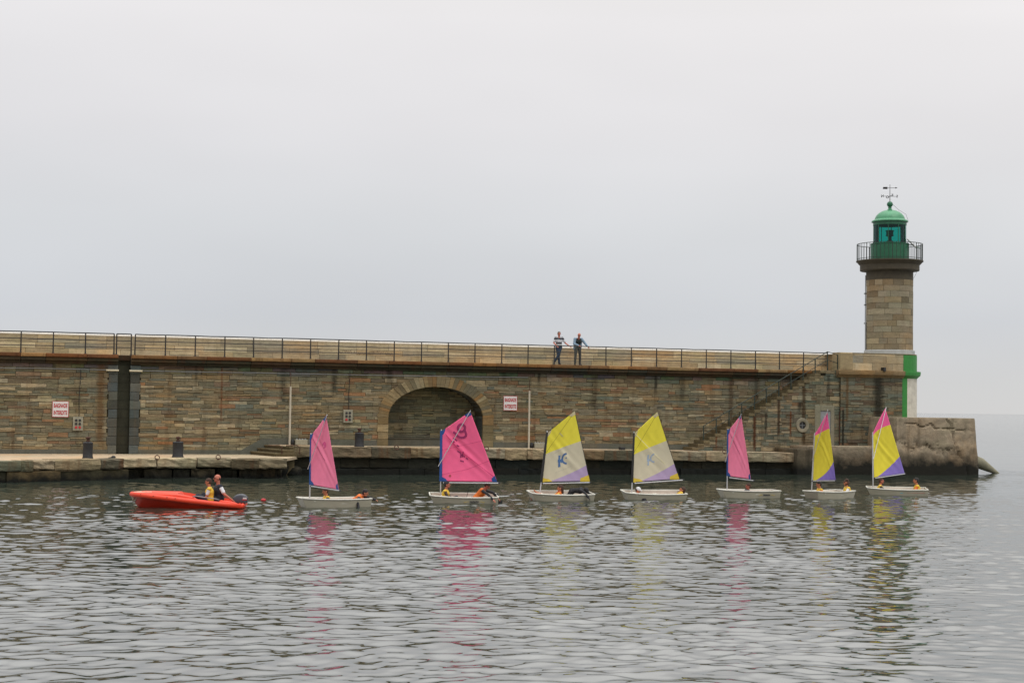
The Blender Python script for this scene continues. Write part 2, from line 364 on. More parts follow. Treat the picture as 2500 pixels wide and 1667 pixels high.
# ------------------------------------------------------------------ water
def water():
    th_f = np.arange(-.42, .4201, .0013)
    th = np.concatenate([np.linspace(-1.5, -.43, 40), th_f, np.linspace(.43, 1.5, 40)])
    r = [1.5]
    while r[-1] < 14: r.append(r[-1]*1.05)
    r.append(14.5)
    while r[-1] < 100: r.append(r[-1]*1.0017)
    while r[-1] < 30000: r.append(r[-1]*(1.012 if r[-1] < 400 else 1.03))
    r = np.array(r); nr, nt = len(r), len(th)
    RR, TH = np.meshgrid(r, th, indexing='ij')
    X = RR*np.sin(TH); Y = RR*np.cos(TH); Z = np.zeros_like(X)
    dr = np.gradient(r)[:, None]; dt = np.gradient(th)[None, :]
    sp = np.maximum(dr, RR*dt*.6)
    rng = np.random.RandomState(5)
    # calm / ruffled patches
    mod = np.ones_like(X)
    for i in range(9):
        L = rng.uniform(5, 22); a = rng.uniform(0, 6.28); ph = rng.uniform(0, 6.28)
        mod += .125*np.cos((X*math.cos(a)+Y*math.sin(a)*.8)*6.28/L+ph)
    mod = 1.22*np.tanh(np.clip(mod, .35, 1.7)/1.22)
    # calmer in the lee of the wall
    lee = np.clip((RR-58)/14, 0, 1)*np.clip((26-X)/6, 0, 1)*np.clip((95-Y)/8, 0, 1); mod *= (1-.5*lee)
    wx = .12*np.sin(X*1.1+Y*.7)+.18*np.sin(X*.43-Y*.9+1.0); wy = .12*np.sin(X*.8-Y*1.2+2.0)+.2*np.sin(X*.37+Y*.51)
    N = 96
    lam = np.exp(np.linspace(math.log(.2), math.log(4.5), N))
    slope_tot = math.tan(R(WAVE_SLOPE))
    wt = np.exp(-((np.log(lam)-math.log(.46))/1.05)**2); wt /= math.sqrt((wt**2).sum())
    for i in range(N):
        L = lam[i]*rng.uniform(.95, 1.05); k = 6.2832/L
        a = rng.normal(math.pi/2+.1, .66); ph = rng.uniform(0, 6.28)
        A = slope_tot*wt[i]*math.sqrt(2)/k
        f = np.clip((L/sp-2.2)/1.5, 0, 1)
        kk = k*(math.cos(a)*(X+wx)+math.sin(a)*(Y+wy))+ph
        Z += A*f*(np.cos(kk)+.12*np.cos(2*kk))*mod
    # short chop where the boats have passed
    for bx_, by_, L_ in ((470, 1238, 2.4), (650, 1226, 2.2), (815, 1240, 1.8), (960, 1228, 1.6), (1131, 1231, 1.6), (1250, 1228, 1.2), (1367, 1224, 1.5), (1480, 1224, 1.3), (1594, 1222, 1.5), (1720, 1220, 1.3), (1826, 1217, 1.5), (1930, 1216, 1.2), (2020, 1218, 1.4), (2189, 1212, 1.6), (2300, 1210, 1.6)):
        q = at_z(bx_, by_); wgt = np.exp(-((X-q.x)/L_)**2-((Y-q.y)/1.7)**2)
        sel = wgt > .02
        xs_, ys_ = X[sel], Y[sel]; zz = 0
        for _ in range(9):
            a = rng.uniform(0, 6.28); L = rng.uniform(.28, .7); k = 6.2832/L; zz = zz+.075*math.sqrt(2/9)/k*np.cos(k*(math.cos(a)*xs_+math.sin(a)*ys_)+rng.uniform(0, 6.28))
        Z[sel] += zz*wgt[sel]
    fade = np.clip((RR-3)/6, 0, 1); Z *= fade
    co = np.stack([X, Y, Z], -1).reshape(-1, 3)
    i0 = (np.arange(nr-1)[:, None]*nt+np.arange(nt-1)[None, :]).ravel()
    fc = np.stack([i0, i0+nt, i0+nt+1, i0+1], -1)
    me = bpy.data.meshes.new('sea_water')
    me.vertices.add(len(co)); me.vertices.foreach_set('co', co.ravel())
    me.loops.add(fc.size); me.loops.foreach_set('vertex_index', fc.ravel().astype(np.int32))
    me.polygons.add(len(fc)); me.polygons.foreach_set('loop_start', np.arange(0, fc.size, 4, dtype=np.int32))
    me.polygons.foreach_set('loop_total', np.full(len(fc), 4, dtype=np.int32))
    me.polygons.foreach_set('use_smooth', np.ones(len(fc), dtype=bool))
    me.update(calc_edges=True)
    m = bpy.data.materials.new('harbour_water'); m.use_nodes = True; t = NT(m.node_tree)
    geo = t.n('ShaderNodeNewGeometry')
    mp1 = t.n('ShaderNodeMapping', {'Vector': (geo, 'Position'), 'Scale': (.8, 1.5, 1)})
    n1 = t.n('ShaderNodeTexNoise', {'Vector': mp1, 'Scale': 5.0, 'Detail': 2.0, 'Roughness': .5})
    bp = t.n('ShaderNodeBump', {'Height': n1, 'Strength': 1.0, 'Distance': .0016})
    dist = t.n('ShaderNodeVectorMath', {0: (geo, 'Position')}, operation='LENGTH')
    n2 = t.n('ShaderNodeTexNoise', {'Vector': t.n('ShaderNodeMapping', {'Vector': (geo, 'Position'), 'Scale': (.25, 1.0, 1)}), 'Scale': .35, 'Detail': 5.0, 'Roughness': .6})
    farb = t.n('ShaderNodeMapRange', {'Value': (dist, 'Value'), 'From Min': 90.0, 'From Max': 200.0, 'To Min': 0.0, 'To Max': .2})
    bp2 = t.n('ShaderNodeBump', {'Height': n2, 'Strength': 1.0, 'Distance': farb, 'Normal': bp})
    b = t.n('ShaderNodeBsdfPrincipled', {'Base Color': (.026, .034, .026, 1), 'Roughness': .02, 'IOR': 3.0, 'Normal': bp2, 'Specular IOR Level': .9})
    t.n('ShaderNodeOutputMaterial', {'Surface': b})
    me.materials.append(m)
    o = bpy.data.objects.new('water', me); COL.objects.link(o)
    tag(o, 'rippled grey green harbour water reaching to the horizon', 'water', kind='structure')
WAVE_SLOPE = 6.2
water()

# ------------------------------------------------------------------ masonry generator
def L3(c): s = srgb(*c); return s[:3]
PAL = [((117, 106, 82), 6), ((113, 106, 85), 6), ((127, 113, 88), 4), ((105, 102, 85), 4), ((130, 101, 75), 2.2), ((111, 90, 69), 1.6),
       ((143, 132, 106), 3), ((100, 88, 69), 3), ((102, 102, 88), 3), ((154, 142, 117), 1), ((124, 115, 93), 5)]
PAL2 = [((165, 151, 123), 4), ((154, 140, 114), 4), ((174, 161, 134), 3), ((148, 138, 116), 3), ((156, 136, 105), 1), ((139, 131, 113), 2)]
PALG = [((84, 88, 84), 3), ((74, 78, 76), 3), ((92, 94, 88), 2), ((68, 70, 66), 2)]
PALT = [((138, 126, 105), 4), ((132, 120, 99), 4), ((124, 112, 91), 3), ((145, 134, 113), 2), ((116, 104, 84), 1.5), ((134, 124, 103), 3)]
PALE = [((144, 130, 106), 4), ((127, 117, 95), 3), ((110, 102, 83), 2), ((157, 147, 123), 3), ((116, 100, 78), 2), ((85, 78, 62), 2)]
def pick(pal):
    c = random.choices([p[0] for p in pal], [p[1] for p in pal])[0]; k = random.uniform(.88, 1.12)
    h = random.uniform(-4, 4)
    l = L3((c[0]+h, c[1], c[2]-h)); return tuple(max(.004, x*k) for x in l)
def masonry(mb, z0, z1, intervals, hr=(.10, .26), lr=(.3, 1.2), y=0.0, pal=PAL, gap=.011, proud=.035, wob=.016, split=.42, m=0, dep=.05, tint=None):
    z = z0
    while z < z1-.03:
        h = random.uniform(*hr)*random.choice((1, 1, .75))
        if z+h > z1-.06: h = z1-z
        for a, b in intervals(z, z+h):
            t = a-random.uniform(0, .3)
            while t < b:
                l = random.uniform(*lr)
                x0 = max(t, a); x1 = min(t+l, b)
                if b-x1 < .12: x1 = b
                if x1-x0 > .05:
                    parts = [(z, z+h)]
                    if random.random() < split and h > .17:
                        q = z+h*random.uniform(.35, .65); parts = [(z, q), (q, z+h)]
                    for c, d in parts:
                        col = pick(pal)
                        if tint: col = tint(x0, c, col)
                        e = random.uniform(0, proud)
                        w_ = [random.uniform(-wob, wob) for _ in range(8)]
                        g2 = gap/2
                        F = [(x0+g2+w_[0]*.4, y-e, c+g2+w_[1]), (x1-g2+w_[2]*.4, y-e-w_[3]*.3, c+g2+w_[4]),
                             (x1-g2+w_[5]*.4, y-e, d-g2+w_[6]*.6), (x0+g2, y-e, d-g2+w_[7]*.6)]
                        B = [(p[0], y+dep, p[2]) for p in F]
                        mb.add(F+B, [(0, 1, 2, 3), (4, 0, 3, 7), (1, 5, 6, 2), (3, 2, 6, 7), (0, 4, 5, 1)], col, m)
                t = max(x1, t+l) if x1 < b else b+1
        z += h

# ------------------------------------------------------------------ harbour wall
Z_LO = .86; Z_WALK = 5.54; Z_CB = 5.08; Z_PAR = 6.58
T0 = -14.0
TH_L = tt(2050)      # where the pier head begins
def z_up(t):         # the upper quay falls slightly towards the lighthouse
    a, b = tt(720), tt(1950); return 1.33+(1.10-1.33)*(t-a)/(b-a)
tA = (tt(946.8, 0, 1060)+tt(1178, 0, 1060))/2; AW = (tt(1178, 0, 1060)-tt(946.8, 0, 1060))/2
zAt = pp(1062, 944)[1]; zSp = pp(946, 1018)[1]; AR = zAt-zSp; RT = .55
print('arch', tA, AW, zAt, zSp)
def arch_half(z, grow=0.0):
    if z <= zSp: return AW+grow
    k = (z-zSp)/(AR+grow)
    return (AW+grow)*math.sqrt(max(0, 1-k*k)) if k < 1 else 0
rc0, rc1 = tt(285), tt(317)
rq0, rq1 = tt(264), tt(339)
T_UP = tt(640)       # the upper quay begins behind the steps
def wall_z0(t): return Z_LO if t < T_UP else z_up(t)
wall = thing('harbour_wall', 'long brown masonry harbour wall with arched niche and stone stairs, leading to the lighthouse', 'wall', (0, 0, 0), True)
mb = MB()
def iv_wall(za, zb):
    zm = (za+zb)/2; out = []
    segs = [(T0, rq0-(.06 if int(za*5) % 2 else 0)), (rq1+(.06 if int(za*5) % 2 else 0), TH_L)]
    h = arch_half(zm, RT*.5)
    for a, b in segs:
        if h > 0 and a < tA < b: out += [(a, tA-h), (tA+h, b)]
        else: out.append((a, b))
    return out
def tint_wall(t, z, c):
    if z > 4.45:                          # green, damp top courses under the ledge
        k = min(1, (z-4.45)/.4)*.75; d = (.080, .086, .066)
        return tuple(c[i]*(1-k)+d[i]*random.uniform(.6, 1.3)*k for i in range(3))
    if (t > tt(1650) and random.random() < .45) or random.random() < .15:
        return tuple(c[i]*.5+(.122, .116, .088)[i]*.5 for i in range(3))
    return c
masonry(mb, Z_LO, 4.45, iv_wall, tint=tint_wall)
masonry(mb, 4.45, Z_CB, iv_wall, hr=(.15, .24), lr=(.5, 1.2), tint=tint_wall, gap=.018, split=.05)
mb.build('masonry', M_wall, wall)
# backing mass behind the stones
mb = MB()
def back(t0, t1, za, zb, y0=.03, y1=1.4): mb.box(t0, t1, y0, y1, za, zb)
back(T0, rc0, -1, Z_CB); back(rc1, tA-AW-.5, -1, Z_CB)
n = 46
for i in range(n):
    a = tA-AW-.5+(2*AW+1.0)*i/n; b = tA-AW-.5+(2*AW+1.0)*(i+1)/n; c = (a+b)/2-tA
    k = abs(c)/(AW+.05)
    zt = (zSp+(AR+.05)*math.sqrt(1-k*k)) if k < 1 else None
    if zt: back(a, b, zt, Z_CB)
    else: back(a, b, -1, Z_CB)
back(tA+AW+.5, TH_L+1.0, -1, Z_CB)
mb.box(T0, TH_L+1, 1.4, 5.2, -1, Z_CB)
mb.build('wall_core', M_mortar, wall)
# grey cement skirting at the foot of the wall
mb = MB()
def skirt(t0, t1, z0a, z1a, z0b, z1b):
    mb.add([(t0, -.06, z0a), (t1, -.06, z0b), (t1, -.05, z1b), (t0, -.05, z1a), (t0, .02, z0a), (t1, .02, z0b), (t1, .02, z1b), (t0, .02, z1a)],
           [(0, 1, 2, 3), (3, 2, 6, 7), (0, 3, 7, 4), (1, 5, 6, 2)])
skirt(T0, rq0, .8, 1.06, .8, 1.06); skirt(rq1, tt(590), .8, 1.06, .8, 1.06)
skirt(tt(590), tt(640), .8, 1.06, .8, 1.62); skirt(tt(640), tt(706), .8, 1.62, 1.2, 1.66)
for a, b in ((tt(706), tA-AW-RT-.02), (tA+AW+RT+.02, tt(1700))):
    skirt(a, b, z_up(a)-.1, z_up(a)+.28, z_up(b)-.1, z_up(b)+.28)
mb.build('skirting', M_plinth, wall)
# dark channel with grey quoins
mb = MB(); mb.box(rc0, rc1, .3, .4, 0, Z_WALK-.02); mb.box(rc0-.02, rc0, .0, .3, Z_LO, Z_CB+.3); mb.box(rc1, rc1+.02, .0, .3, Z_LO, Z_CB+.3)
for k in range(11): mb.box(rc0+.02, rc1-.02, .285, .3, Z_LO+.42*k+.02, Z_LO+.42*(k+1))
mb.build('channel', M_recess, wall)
mb = MB(); z = Z_LO; i = 0
while z < Z_CB-.1:
    h = .42; e = .05*(i % 2)
    mb.bbox(rq0-e, rc0+.01, -.05, .1, z+.006, min(z+h, Z_CB)-.006, .015, pick(PALG), j=.003)
    mb.bbox(rc1-.01, rq1+e, -.05, .1, z+.006, min(z+h, Z_CB)-.006, .015, pick(PALG), j=.003)
    z += h; i += 1
mb.build('quoins', M_ash, wall)
# arch ring
mb = MB(); npz = 38
pts_in = []; pts_out = []
legs = 4
zb = z_up(tA)
for i in range(legs): pts_in.append((-AW, zb+(zSp-zb)*i/legs)); pts_out.append((-AW-RT, zb+(zSp-zb)*i/legs))
for i in range(npz+1):
    a = math.pi-math.pi*i/npz
    pts_in.append((AW*math.cos(a), zSp+AR*math.sin(a))); pts_out.append(((AW+RT)*math.cos(a), zSp+(AR+RT)*math.sin(a)))
for i in range(legs-1, -1, -1): pts_in.append((AW, zb+(zSp-zb)*i/legs)); pts_out.append((AW+RT, zb+(zSp-zb)*i/legs))
for i in range(len(pts_in)-1):
    col = pick([((124, 110, 82), 3), ((108, 98, 74), 3), ((136, 124, 96), 2), ((98, 90, 70), 2), ((118, 96, 66), 1)]); e = .045+random.uniform(0, .03); q = .025
    A, B, C, D = pts_in[i], pts_in[i+1], pts_out[i+1], pts_out[i]
    def lerp(p, r, k): return (p[0]+(r[0]-p[0])*k, p[1]+(r[1]-p[1])*k)
    A2, B2, C2, D2 = lerp(A, B, q), lerp(B, A, q), lerp(C, D, q), lerp(D, C, q)
    k = random.uniform(.93, 1.05); C2 = lerp(B2, C2, k); D2 = lerp(A2, D2, k)
    F = [(tA+p[0], -e, p[1]) for p in (A2, B2, C2, D2)]; Bk = [(tA+p[0], .08, p[1]) for p in (A2, B2, C2, D2)]
    mb.add(F+Bk, [(0, 1, 2, 3), (4, 5, 1, 0), (5, 6, 2, 1), (6, 7, 3, 2), (7, 4, 0, 3)], col)
mb.build('arch_ring', M_ash, wall)
# niche: soffit, sides, back
mb = MB(); ND = 1.25
sp_pts = [(-AW-.03, zb-.1)]+[((AW+.03)*math.cos(math.pi-math.pi*i/40), zSp+(AR+.03)*math.sin(math.pi*i/40)) for i in range(41)]+[(AW+.03, zb-.1)]
pts = []
for p in sp_pts: pts += [(tA+p[0], .05, p[1]), (tA+p[0], ND+.02, p[1])]
for i in range(len(sp_pts)-1): mb.add([pts[2*i], pts[2*i+2], pts[2*i+3], pts[2*i+1]], [(0, 1, 2, 3)], pick(PALG))
mb.build('niche_vault', M_wall, wall)
mb = MB()
def iv_n(za, zb_):
    h = arch_half((za+zb_)/2, .02); return [(tA-h, tA+h)] if h > .1 else []
masonry(mb, zb+.45, zAt+.02, iv_n, y=ND, hr=(.14, .26), pal=[((112, 108, 86), 4), ((100, 98, 80), 4), ((122, 112, 86), 3), ((88, 86, 70), 3), ((130, 122, 98), 2)])
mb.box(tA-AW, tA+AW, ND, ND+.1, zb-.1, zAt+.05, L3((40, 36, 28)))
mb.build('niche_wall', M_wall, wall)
mb = MB(); mb.bbox(tA-AW+.02, tA+AW-.02, ND-.35, ND+.02, zb+.36, zb+.45, .02); mb.bbox(tA-AW+.02, tA+AW-.02, ND-.3, ND+.02, zb-.1, zb+.36, .01)
mb.box(tA-AW+.05, tA+AW-.05, ND-.42, ND-.38, zb+.52, zb+.56)
mb.build('niche_bench', M_plinth, wall)
# cornice: long weathered slabs, open at the channel and at the stair head
mb = MB()
T_CE = tt(1992)
t = T0
cuts = [(T0, rc0), (rc1, T_CE)]
for a, b in cuts:
    t = a
    while t < b-.01:
        l = random.uniform(1.1, 2.2); x1 = min(t+l, b)
        if b-x1 < .4: x1 = b
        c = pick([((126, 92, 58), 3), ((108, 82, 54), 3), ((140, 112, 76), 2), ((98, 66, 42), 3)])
        c2 = pick([((58, 50, 36), 3), ((50, 48, 36), 3), ((66, 50, 34), 2)])  # lower tiers: shade below the lit top tier is put into the colour
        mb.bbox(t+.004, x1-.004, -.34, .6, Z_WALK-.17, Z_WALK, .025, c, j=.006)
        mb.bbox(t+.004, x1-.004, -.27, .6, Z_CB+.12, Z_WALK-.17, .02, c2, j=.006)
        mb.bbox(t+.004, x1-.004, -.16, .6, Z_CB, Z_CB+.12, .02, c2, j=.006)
        t = x1
mb.bbox(rc0-.02, rc1+.02, .1, .9, Z_CB+.2, Z_WALK-.01, .02, L3((60, 48, 34)))
mb.build('cornice', M_corn, wall)
mb = MB(); mb.box(T0, TH_L+1.7, .55, 3.2, Z_CB, Z_WALK-.02); mb.build('walkway', M_deck, wall)
# parapet on the sea side with a pale coping
mb = MB(); PY = 2.3
mb.box(T0, TH_L+1.7, PY+.04, PY+.9, Z_WALK-.1, Z_PAR-.06, L3((70, 60, 44)))
def iv_p(a, b): return [(T0, TH_L+1.7)]
masonry(mb, Z_WALK-.05, Z_PAR-.085, iv_p, y=PY, hr=(.30, .38), lr=(1.1, 2.6), pal=PAL2, gap=.014, proud=.012, wob=.004, split=.04)
mb.build('parapet', M_ash, wall)
mb = MB(); g0 = tt(828, PY, 850)
for k in range(12):
    x = g0+k*.24; mb.tube([(x+.04*q, PY-.022, 6.0+.07*math.sin(q*1.9+k*1.3)+.05*math.sin(k)) for q in range(6)], .009, 4)
mb.build('graffiti', mat('faded_spray_paint', (112, 92, 84), .9), wall)
mb = MB(); t = T0
while t < TH_L+1.7:
    l = random.uniform(1.5, 2.6); mb.bbox(t+.004, min(t+l, TH_L+1.72), PY-.03, PY+1.0, Z_PAR-.085, Z_PAR+random.uniform(-.006, .006), .015, L3((178, 170, 150)))
    t += l
mb.build('coping', M_cop, wall)
# stairs along the wall up to the walkway
SY = -1.15
s0, s1 = tt(1690, SY), tt(2014, SY); NS = 24
zs0 = z_up(s0); rise = (Z_WALK-zs0)/NS; run = (s1-s0)/NS
def step_top(t):
    i = int((t-s0)/run)+1; return zs0+rise*max(0, min(NS, i))
mb = MB()
for i in range(NS):
    a = s0+run*i; z = zs0+rise*(i+1)
    mb.bbox(a, a+run+.03, SY-.05+random.uniform(-.01, .01), -.03, z-rise+.02, z, .015, j=.006)
mb.build('steps', M_step, wall)
mb = MB()
for i in range(NS):
    a = s0+run*i; z = zs0+rise*i
    mb.box(a, a+run-.0005, SY+.04, -.02, 0, z+.02)
mb.box(s1, TH_L+.4, SY+.04, -.02, 0, Z_WALK-.02)
mb.build('stair_core', M_mortar, wall)
dr0, dr1 = tt(2003, SY), tt(2028, SY); dz1 = pp(2015, 1003, SY)[1]
mb = MB()
pc_t, pc_z = pp(1958.5, 1038, SY); PR = .34
def iv_s(za, zb_):
    k = (zb_-zs0)/rise; a = s0+run*max(0, math.ceil(k)-1)
    if zb_ > Z_WALK-.2: a = max(a, s1)
    segs = [(a+.02, TH_L)]
    out = []
    for x0, x1 in segs:
        zm = (za+zb_)/2
        if zm < dz1+.3: holes = [(dr0-.35, dr1+.22)]
        else: holes = []
        if abs(zm-pc_z) < PR:
            hh = math.sqrt(PR**2-(zm-pc_z)**2); holes = [(pc_t-hh, pc_t+hh)]+holes
        for h0, h1 in holes:
            if x0 < h0: out.append((x0, h0))
            x0 = max(x0, h1)
        if x1 > x0: out.append((x0, x1))
    return [q for q in out if q[1]-q[0] > .05]
PALS = [((112, 104, 86), 5), ((104, 103, 89), 5), ((124, 112, 90), 3), ((94, 97, 84), 3), ((112, 92, 72), 1), ((136, 125, 102), 3), ((94, 85, 70), 2)]
masonry(mb, 1.0, Z_WALK, iv_s, y=SY, hr=(.14, .26), lr=(.3, .9), pal=PALS, tint=lambda t, z, c: c)
mb.build('stair_masonry', M_stairm, wall)
# door in the stair block
mb = MB()
mb.bbox(dr0-.35, dr0, SY-.04, SY+.3, 1.0, dz1+.3, .02); mb.bbox(dr1, dr1+.22, SY-.04, SY+.3, 1.0, dz1+.3, .02); mb.bbox(dr0, dr1, SY-.04, SY+.3, dz1, dz1+.3, .02)
df = mb.build('door_frame', M_frame, wall)
mb = MB(); mb.box(dr0, dr1, SY+.01, SY+.038, 1.0, dz1)
for k in range(3): mb.box(dr0+.05, dr1-.05, SY-.005, SY+.01, 1.1+k*.65, 1.66+k*.65)
dd = mb.build('door', M_grey, wall)
mb = MB(); mb.cap((dr1-.1, SY-.02, 2.05), .02, (dr1-.1, SY-.02, 2.2), .02); mb.build('handle', M_rust, dd)
# round window
mb = MB()
prof = []; seg = 36
for rr, yy in ((.2, SY+.035), (.2, SY-.05), (.25, SY-.08), (.38, SY-.07), (.40, SY-.02), (.40, SY+.1)):
    prof.append([(pc_t+rr*math.cos(2*math.pi*i/seg), yy, pc_z+rr*math.sin(2*math.pi*i/seg)) for i in range(seg)])
pts = [p for q in prof for p in q]
mb.add(pts, [(j*seg+i, j*seg+(i+1) % seg, (j+1)*seg+(i+1) % seg, (j+1)*seg+i) for j in range(len(prof)-1) for i in range(seg)])
rw = mb.build('round_window', M_frame, wall); shade_auto(rw)
mb = MB(); mb.add([(pc_t+.21*math.cos(2*math.pi*i/seg), SY+.03, pc_z+.21*math.sin(2*math.pi*i/seg)) for i in range(seg)], [tuple(range(seg-1, -1, -1))])
mb.build('pane', M_black, rw)
mb = MB(); mb.box(pc_t-.012, pc_t+.012, SY+.0, SY+.02, pc_z-.2, pc_z+.2); mb.box(pc_t-.2, pc_t+.2, SY+.002, SY+.018, pc_z-.012, pc_z+.012)
mb.build('window_bars', M_grey, rw)
# drain holes with dark seepage pipes in the stair face
for (px, py0, py1) in ((2046, 988, 1085), (2052, 1010, 1085), (1960, 885, 998)):
    pass

# ------------------------------------------------------------------ walkway railing
rail = thing('walkway_railing', 'thin dark iron railing with three rails along the top of the harbour wall', 'railing', (0, -.25, Z_WALK), True)
RY = -.25
pxs = [-105, -27, 51, 130, 208.7, 278.6, 284.6, 320.6, 329.7, 404, 477, 549, 619.5, 689.4, 758.6, 826.9, 895, 962.7, 1029.3, 1095, 1160, 1225.4, 1289.5, 1353.5, 1416.7,
       1479.9, 1541.7, 1603.3, 1664.2, 1724.7, 1784.7, 1844.7, 1903.4, 1961.8, 2020.2]
rt_ = [tt(p, RY, 840) for p in pxs]
HR = .98
for p, t in zip(pxs, rt_):
    m1 = MB(); r = .034
    dz = 0 if p < 2015 else -.3
    m1.frust((t, RY, Z_WALK-.02+dz), r, (t+random.uniform(-.01, .01), RY, Z_WALK+HR), r*.85, 8)
    m1.frust((t, RY, Z_WALK-.01+dz), r*2, (t, RY, Z_WALK+.03+dz), r*1.6, 8)
    m1.build('post', M_rail, rail, smooth=False)
for hz, rr in ((HR, .027), (.66, .021), (.34, .021)):
    for i in range(len(rt_)-1):
        if pxs[i] in (278.6, 320.6): continue
        if pxs[i] == 284.6 and False: continue
        m1 = MB(); a, b = rt_[i], rt_[i+1]; sg = random.uniform(-.018, .004)
        m1.tube([(a, RY, Z_WALK+hz), ((a+b)/2, RY, Z_WALK+hz+sg), (b, RY, Z_WALK+hz)], rr, 6); m1.build('rail', M_rail, rail)
# stair railing
srail = thing('stair_railing', 'dark green iron handrail climbing the stone stairs to the lighthouse', 'railing', (s0, SY, zs0), True)
sp_px = [1718, 1749, 1780, 1810.7, 1841.7, 1870.7, 1901, 1930.6, 1960, 1989.5, 2019.6]
y_r = SY+.1; prev = None
for i, p in enumerate(sp_px):
    t = tt(p, y_r); zb_ = step_top(t); zt = zs0+(t-s0)/run*rise+rise*.5+.82
    m1 = MB(); m1.frust((t, y_r, zb_-.05), .034, (t, y_r, zt), .03, 8); m1.build('post', M_railg, srail)
    if prev:
        for o_, r_ in ((0, .024), (-.45, .018)):
            m1 = MB(); m1.tube([(prev[0], y_r, prev[1]+o_), (t, y_r, zt+o_)], r_, 6); m1.build('rail', M_railg, srail)
    prev = (t, zt)
tE = tt(2044, y_r)
m1 = MB(); m1.frust((tE, y_r, Z_WALK-.05), .028, (tE, y_r, Z_WALK+.88), .024, 8); m1.build('post', M_railg, srail)
for o_ in (0, -.45):
    m1 = MB(); m1.tube([(prev[0], y_r, prev[1]+o_), (tE, y_r, Z_WALK+.86+o_), (tt(2052, y_r), y_r, Z_WALK+.86+o_)], .016, 6); m1.build('rail', M_railg, srail)

# ------------------------------------------------------------------ quays
lo = thing('lower_quay', 'low stone quay with tan deck and big edge blocks on the left', 'quay', (0, -4, 0), True)
lf = [pz(-260, 1129, Z_LO), pz(-120, 1127, Z_LO), pz(0, 1125.5, Z_LO), pz(82, 1124.5, Z_LO), pz(224, 1122.5, Z_LO), pz(320, 1120.5, Z_LO), pz(440, 1119, Z_LO), pz(560, 1119.5, Z_LO), pz(640, 1121, Z_LO), pz(702, 1120.5, Z_LO)]
q_e = pz(738, 1112, Z_LO)
mb = MB(); poly = [(T0, .03)]+[(a, b+.6) for a, b in lf]+[(q_e[0], q_e[1])]+[(q_e[0]+.3, .03)]
poly[1] = (T0, lf[0][1]+.3)
n = len(poly); mb.add([(a, b, Z_LO) for a, b in poly]+[(a, b, Z_LO-.12) for a, b in poly], [tuple(range(n))]+[(i, n+i, n+(i+1) % n, (i+1) % n) for i in range(n)])
mb.build('deck', M_deck, lo)
def walk(line):
    out = [0]
    for i in range(1, len(line)): out.append(out[-1]+math.dist(line[i-1], line[i]))
    def f(d):
        d = max(0, min(out[-1]-1e-6, d))
        for i in range(1, len(line)):
            if d <= out[i]:
                k = (d-out[i-1])/(out[i]-out[i-1]); a, b = line[i-1], line[i]
                return (a[0]+(b[0]-a[0])*k, a[1]+(b[1]-a[1])*k), ((b[0]-a[0])/(out[i]-out[i-1]), (b[1]-a[1])/(out[i]-out[i-1]))
    return f, out[-1]
def edge_blocks(mb, line, zt, h, lr, depth, set_=0.0, pal=PALE, j=.02, jit=.03, gap=.01, b=.04):
    f, L = walk(line); d = 0
    while d < L-.2:
        l = random.uniform(*lr)
        if L-d-l < .4: l = L-d
        (ax, ay), _ = f(d+gap); (bx, by), (ux, uy) = f(d+l-gap)
        ln = math.dist((ax, ay), (bx, by)); ux, uy = (bx-ax)/ln, (by-ay)/ln; nx, ny = uy, -ux   # outward
        nn = 5; col = pick(pal); o_ = set_+random.uniform(-jit, jit)
        ztop = (zt(ax) if callable(zt) else zt)+random.uniform(-.012, .012); ztb = (zt(bx) if callable(zt) else zt)+random.uniform(-.012, .012)
        hh = h+random.uniform(-.04, .04); prof = [(-depth, 0), (-b, 0), (-b*.25, -b*.25), (0, -b), (random.uniform(-.02, .02), -hh*.5), (-.01, -hh+b), (-b, -hh), (-depth, -hh)]
        pts = []
        for i in range(nn+1):
            k = i/nn; x = ax+(bx-ax)*k; y = ay+(by-ay)*k; zz = ztop+(ztb-ztop)*k
            ee = -b*.5 if i in (0, nn) else 0
            for (o, z) in prof:
                oo = o+o_+ee+random.uniform(-j, j)*(0 if o == -depth else 1)
                pts.append((x+nx*oo, y+ny*oo, zz+z+(random.uniform(-j, j)*.5 if z < 0 else 0)))
        m_ = len(prof); F = [(i*m_+q, i*m_+q+1, (i+1)*m_+q+1, (i+1)*m_+q) for i in range(nn) for q in range(m_-1)]
        F += [tuple(range(m_-1, -1, -1)), tuple(nn*m_+q for q in range(m_))]
        mb.add(pts, F, col); d += l
mb = MB(); edge_blocks(mb, lf[3:], Z_LO+.02, .44, (.8, 2.2), 1.1, jit=.07, j=.035, b=.06)
o = mb.build('edge_stones', M_edge, lo)
mb = MB(); edge_blocks(mb, lf[:3]+[lf[3]], Z_LO+.0, .44, (1.6, 3.2), 1.0, set_=.05, pal=[((98, 104, 90), 2), ((88, 92, 78), 2)])
mb.build('grey_edge_stones', M_edge, lo)
mb = MB(); edge_blocks(mb, lf[:6], .43, .6, (1.2, 2.8), 1.2, set_=-.06, pal=[((98, 86, 62), 2), ((80, 74, 54), 2)], jit=.06)
edge_blocks(mb, lf[5:], .40, .8, (.6, 1.4), 1.2, set_=-.35, pal=[((60, 58, 46), 2), ((78, 68, 50), 1)], jit=.2, j=.09)
edge_blocks(mb, lf[:], .02, .8, (1.6, 3.2), 1.2, set_=-.12, pal=[((40, 40, 30), 2)], jit=.1, j=.05)
mb.build('foundation', M_found, lo)
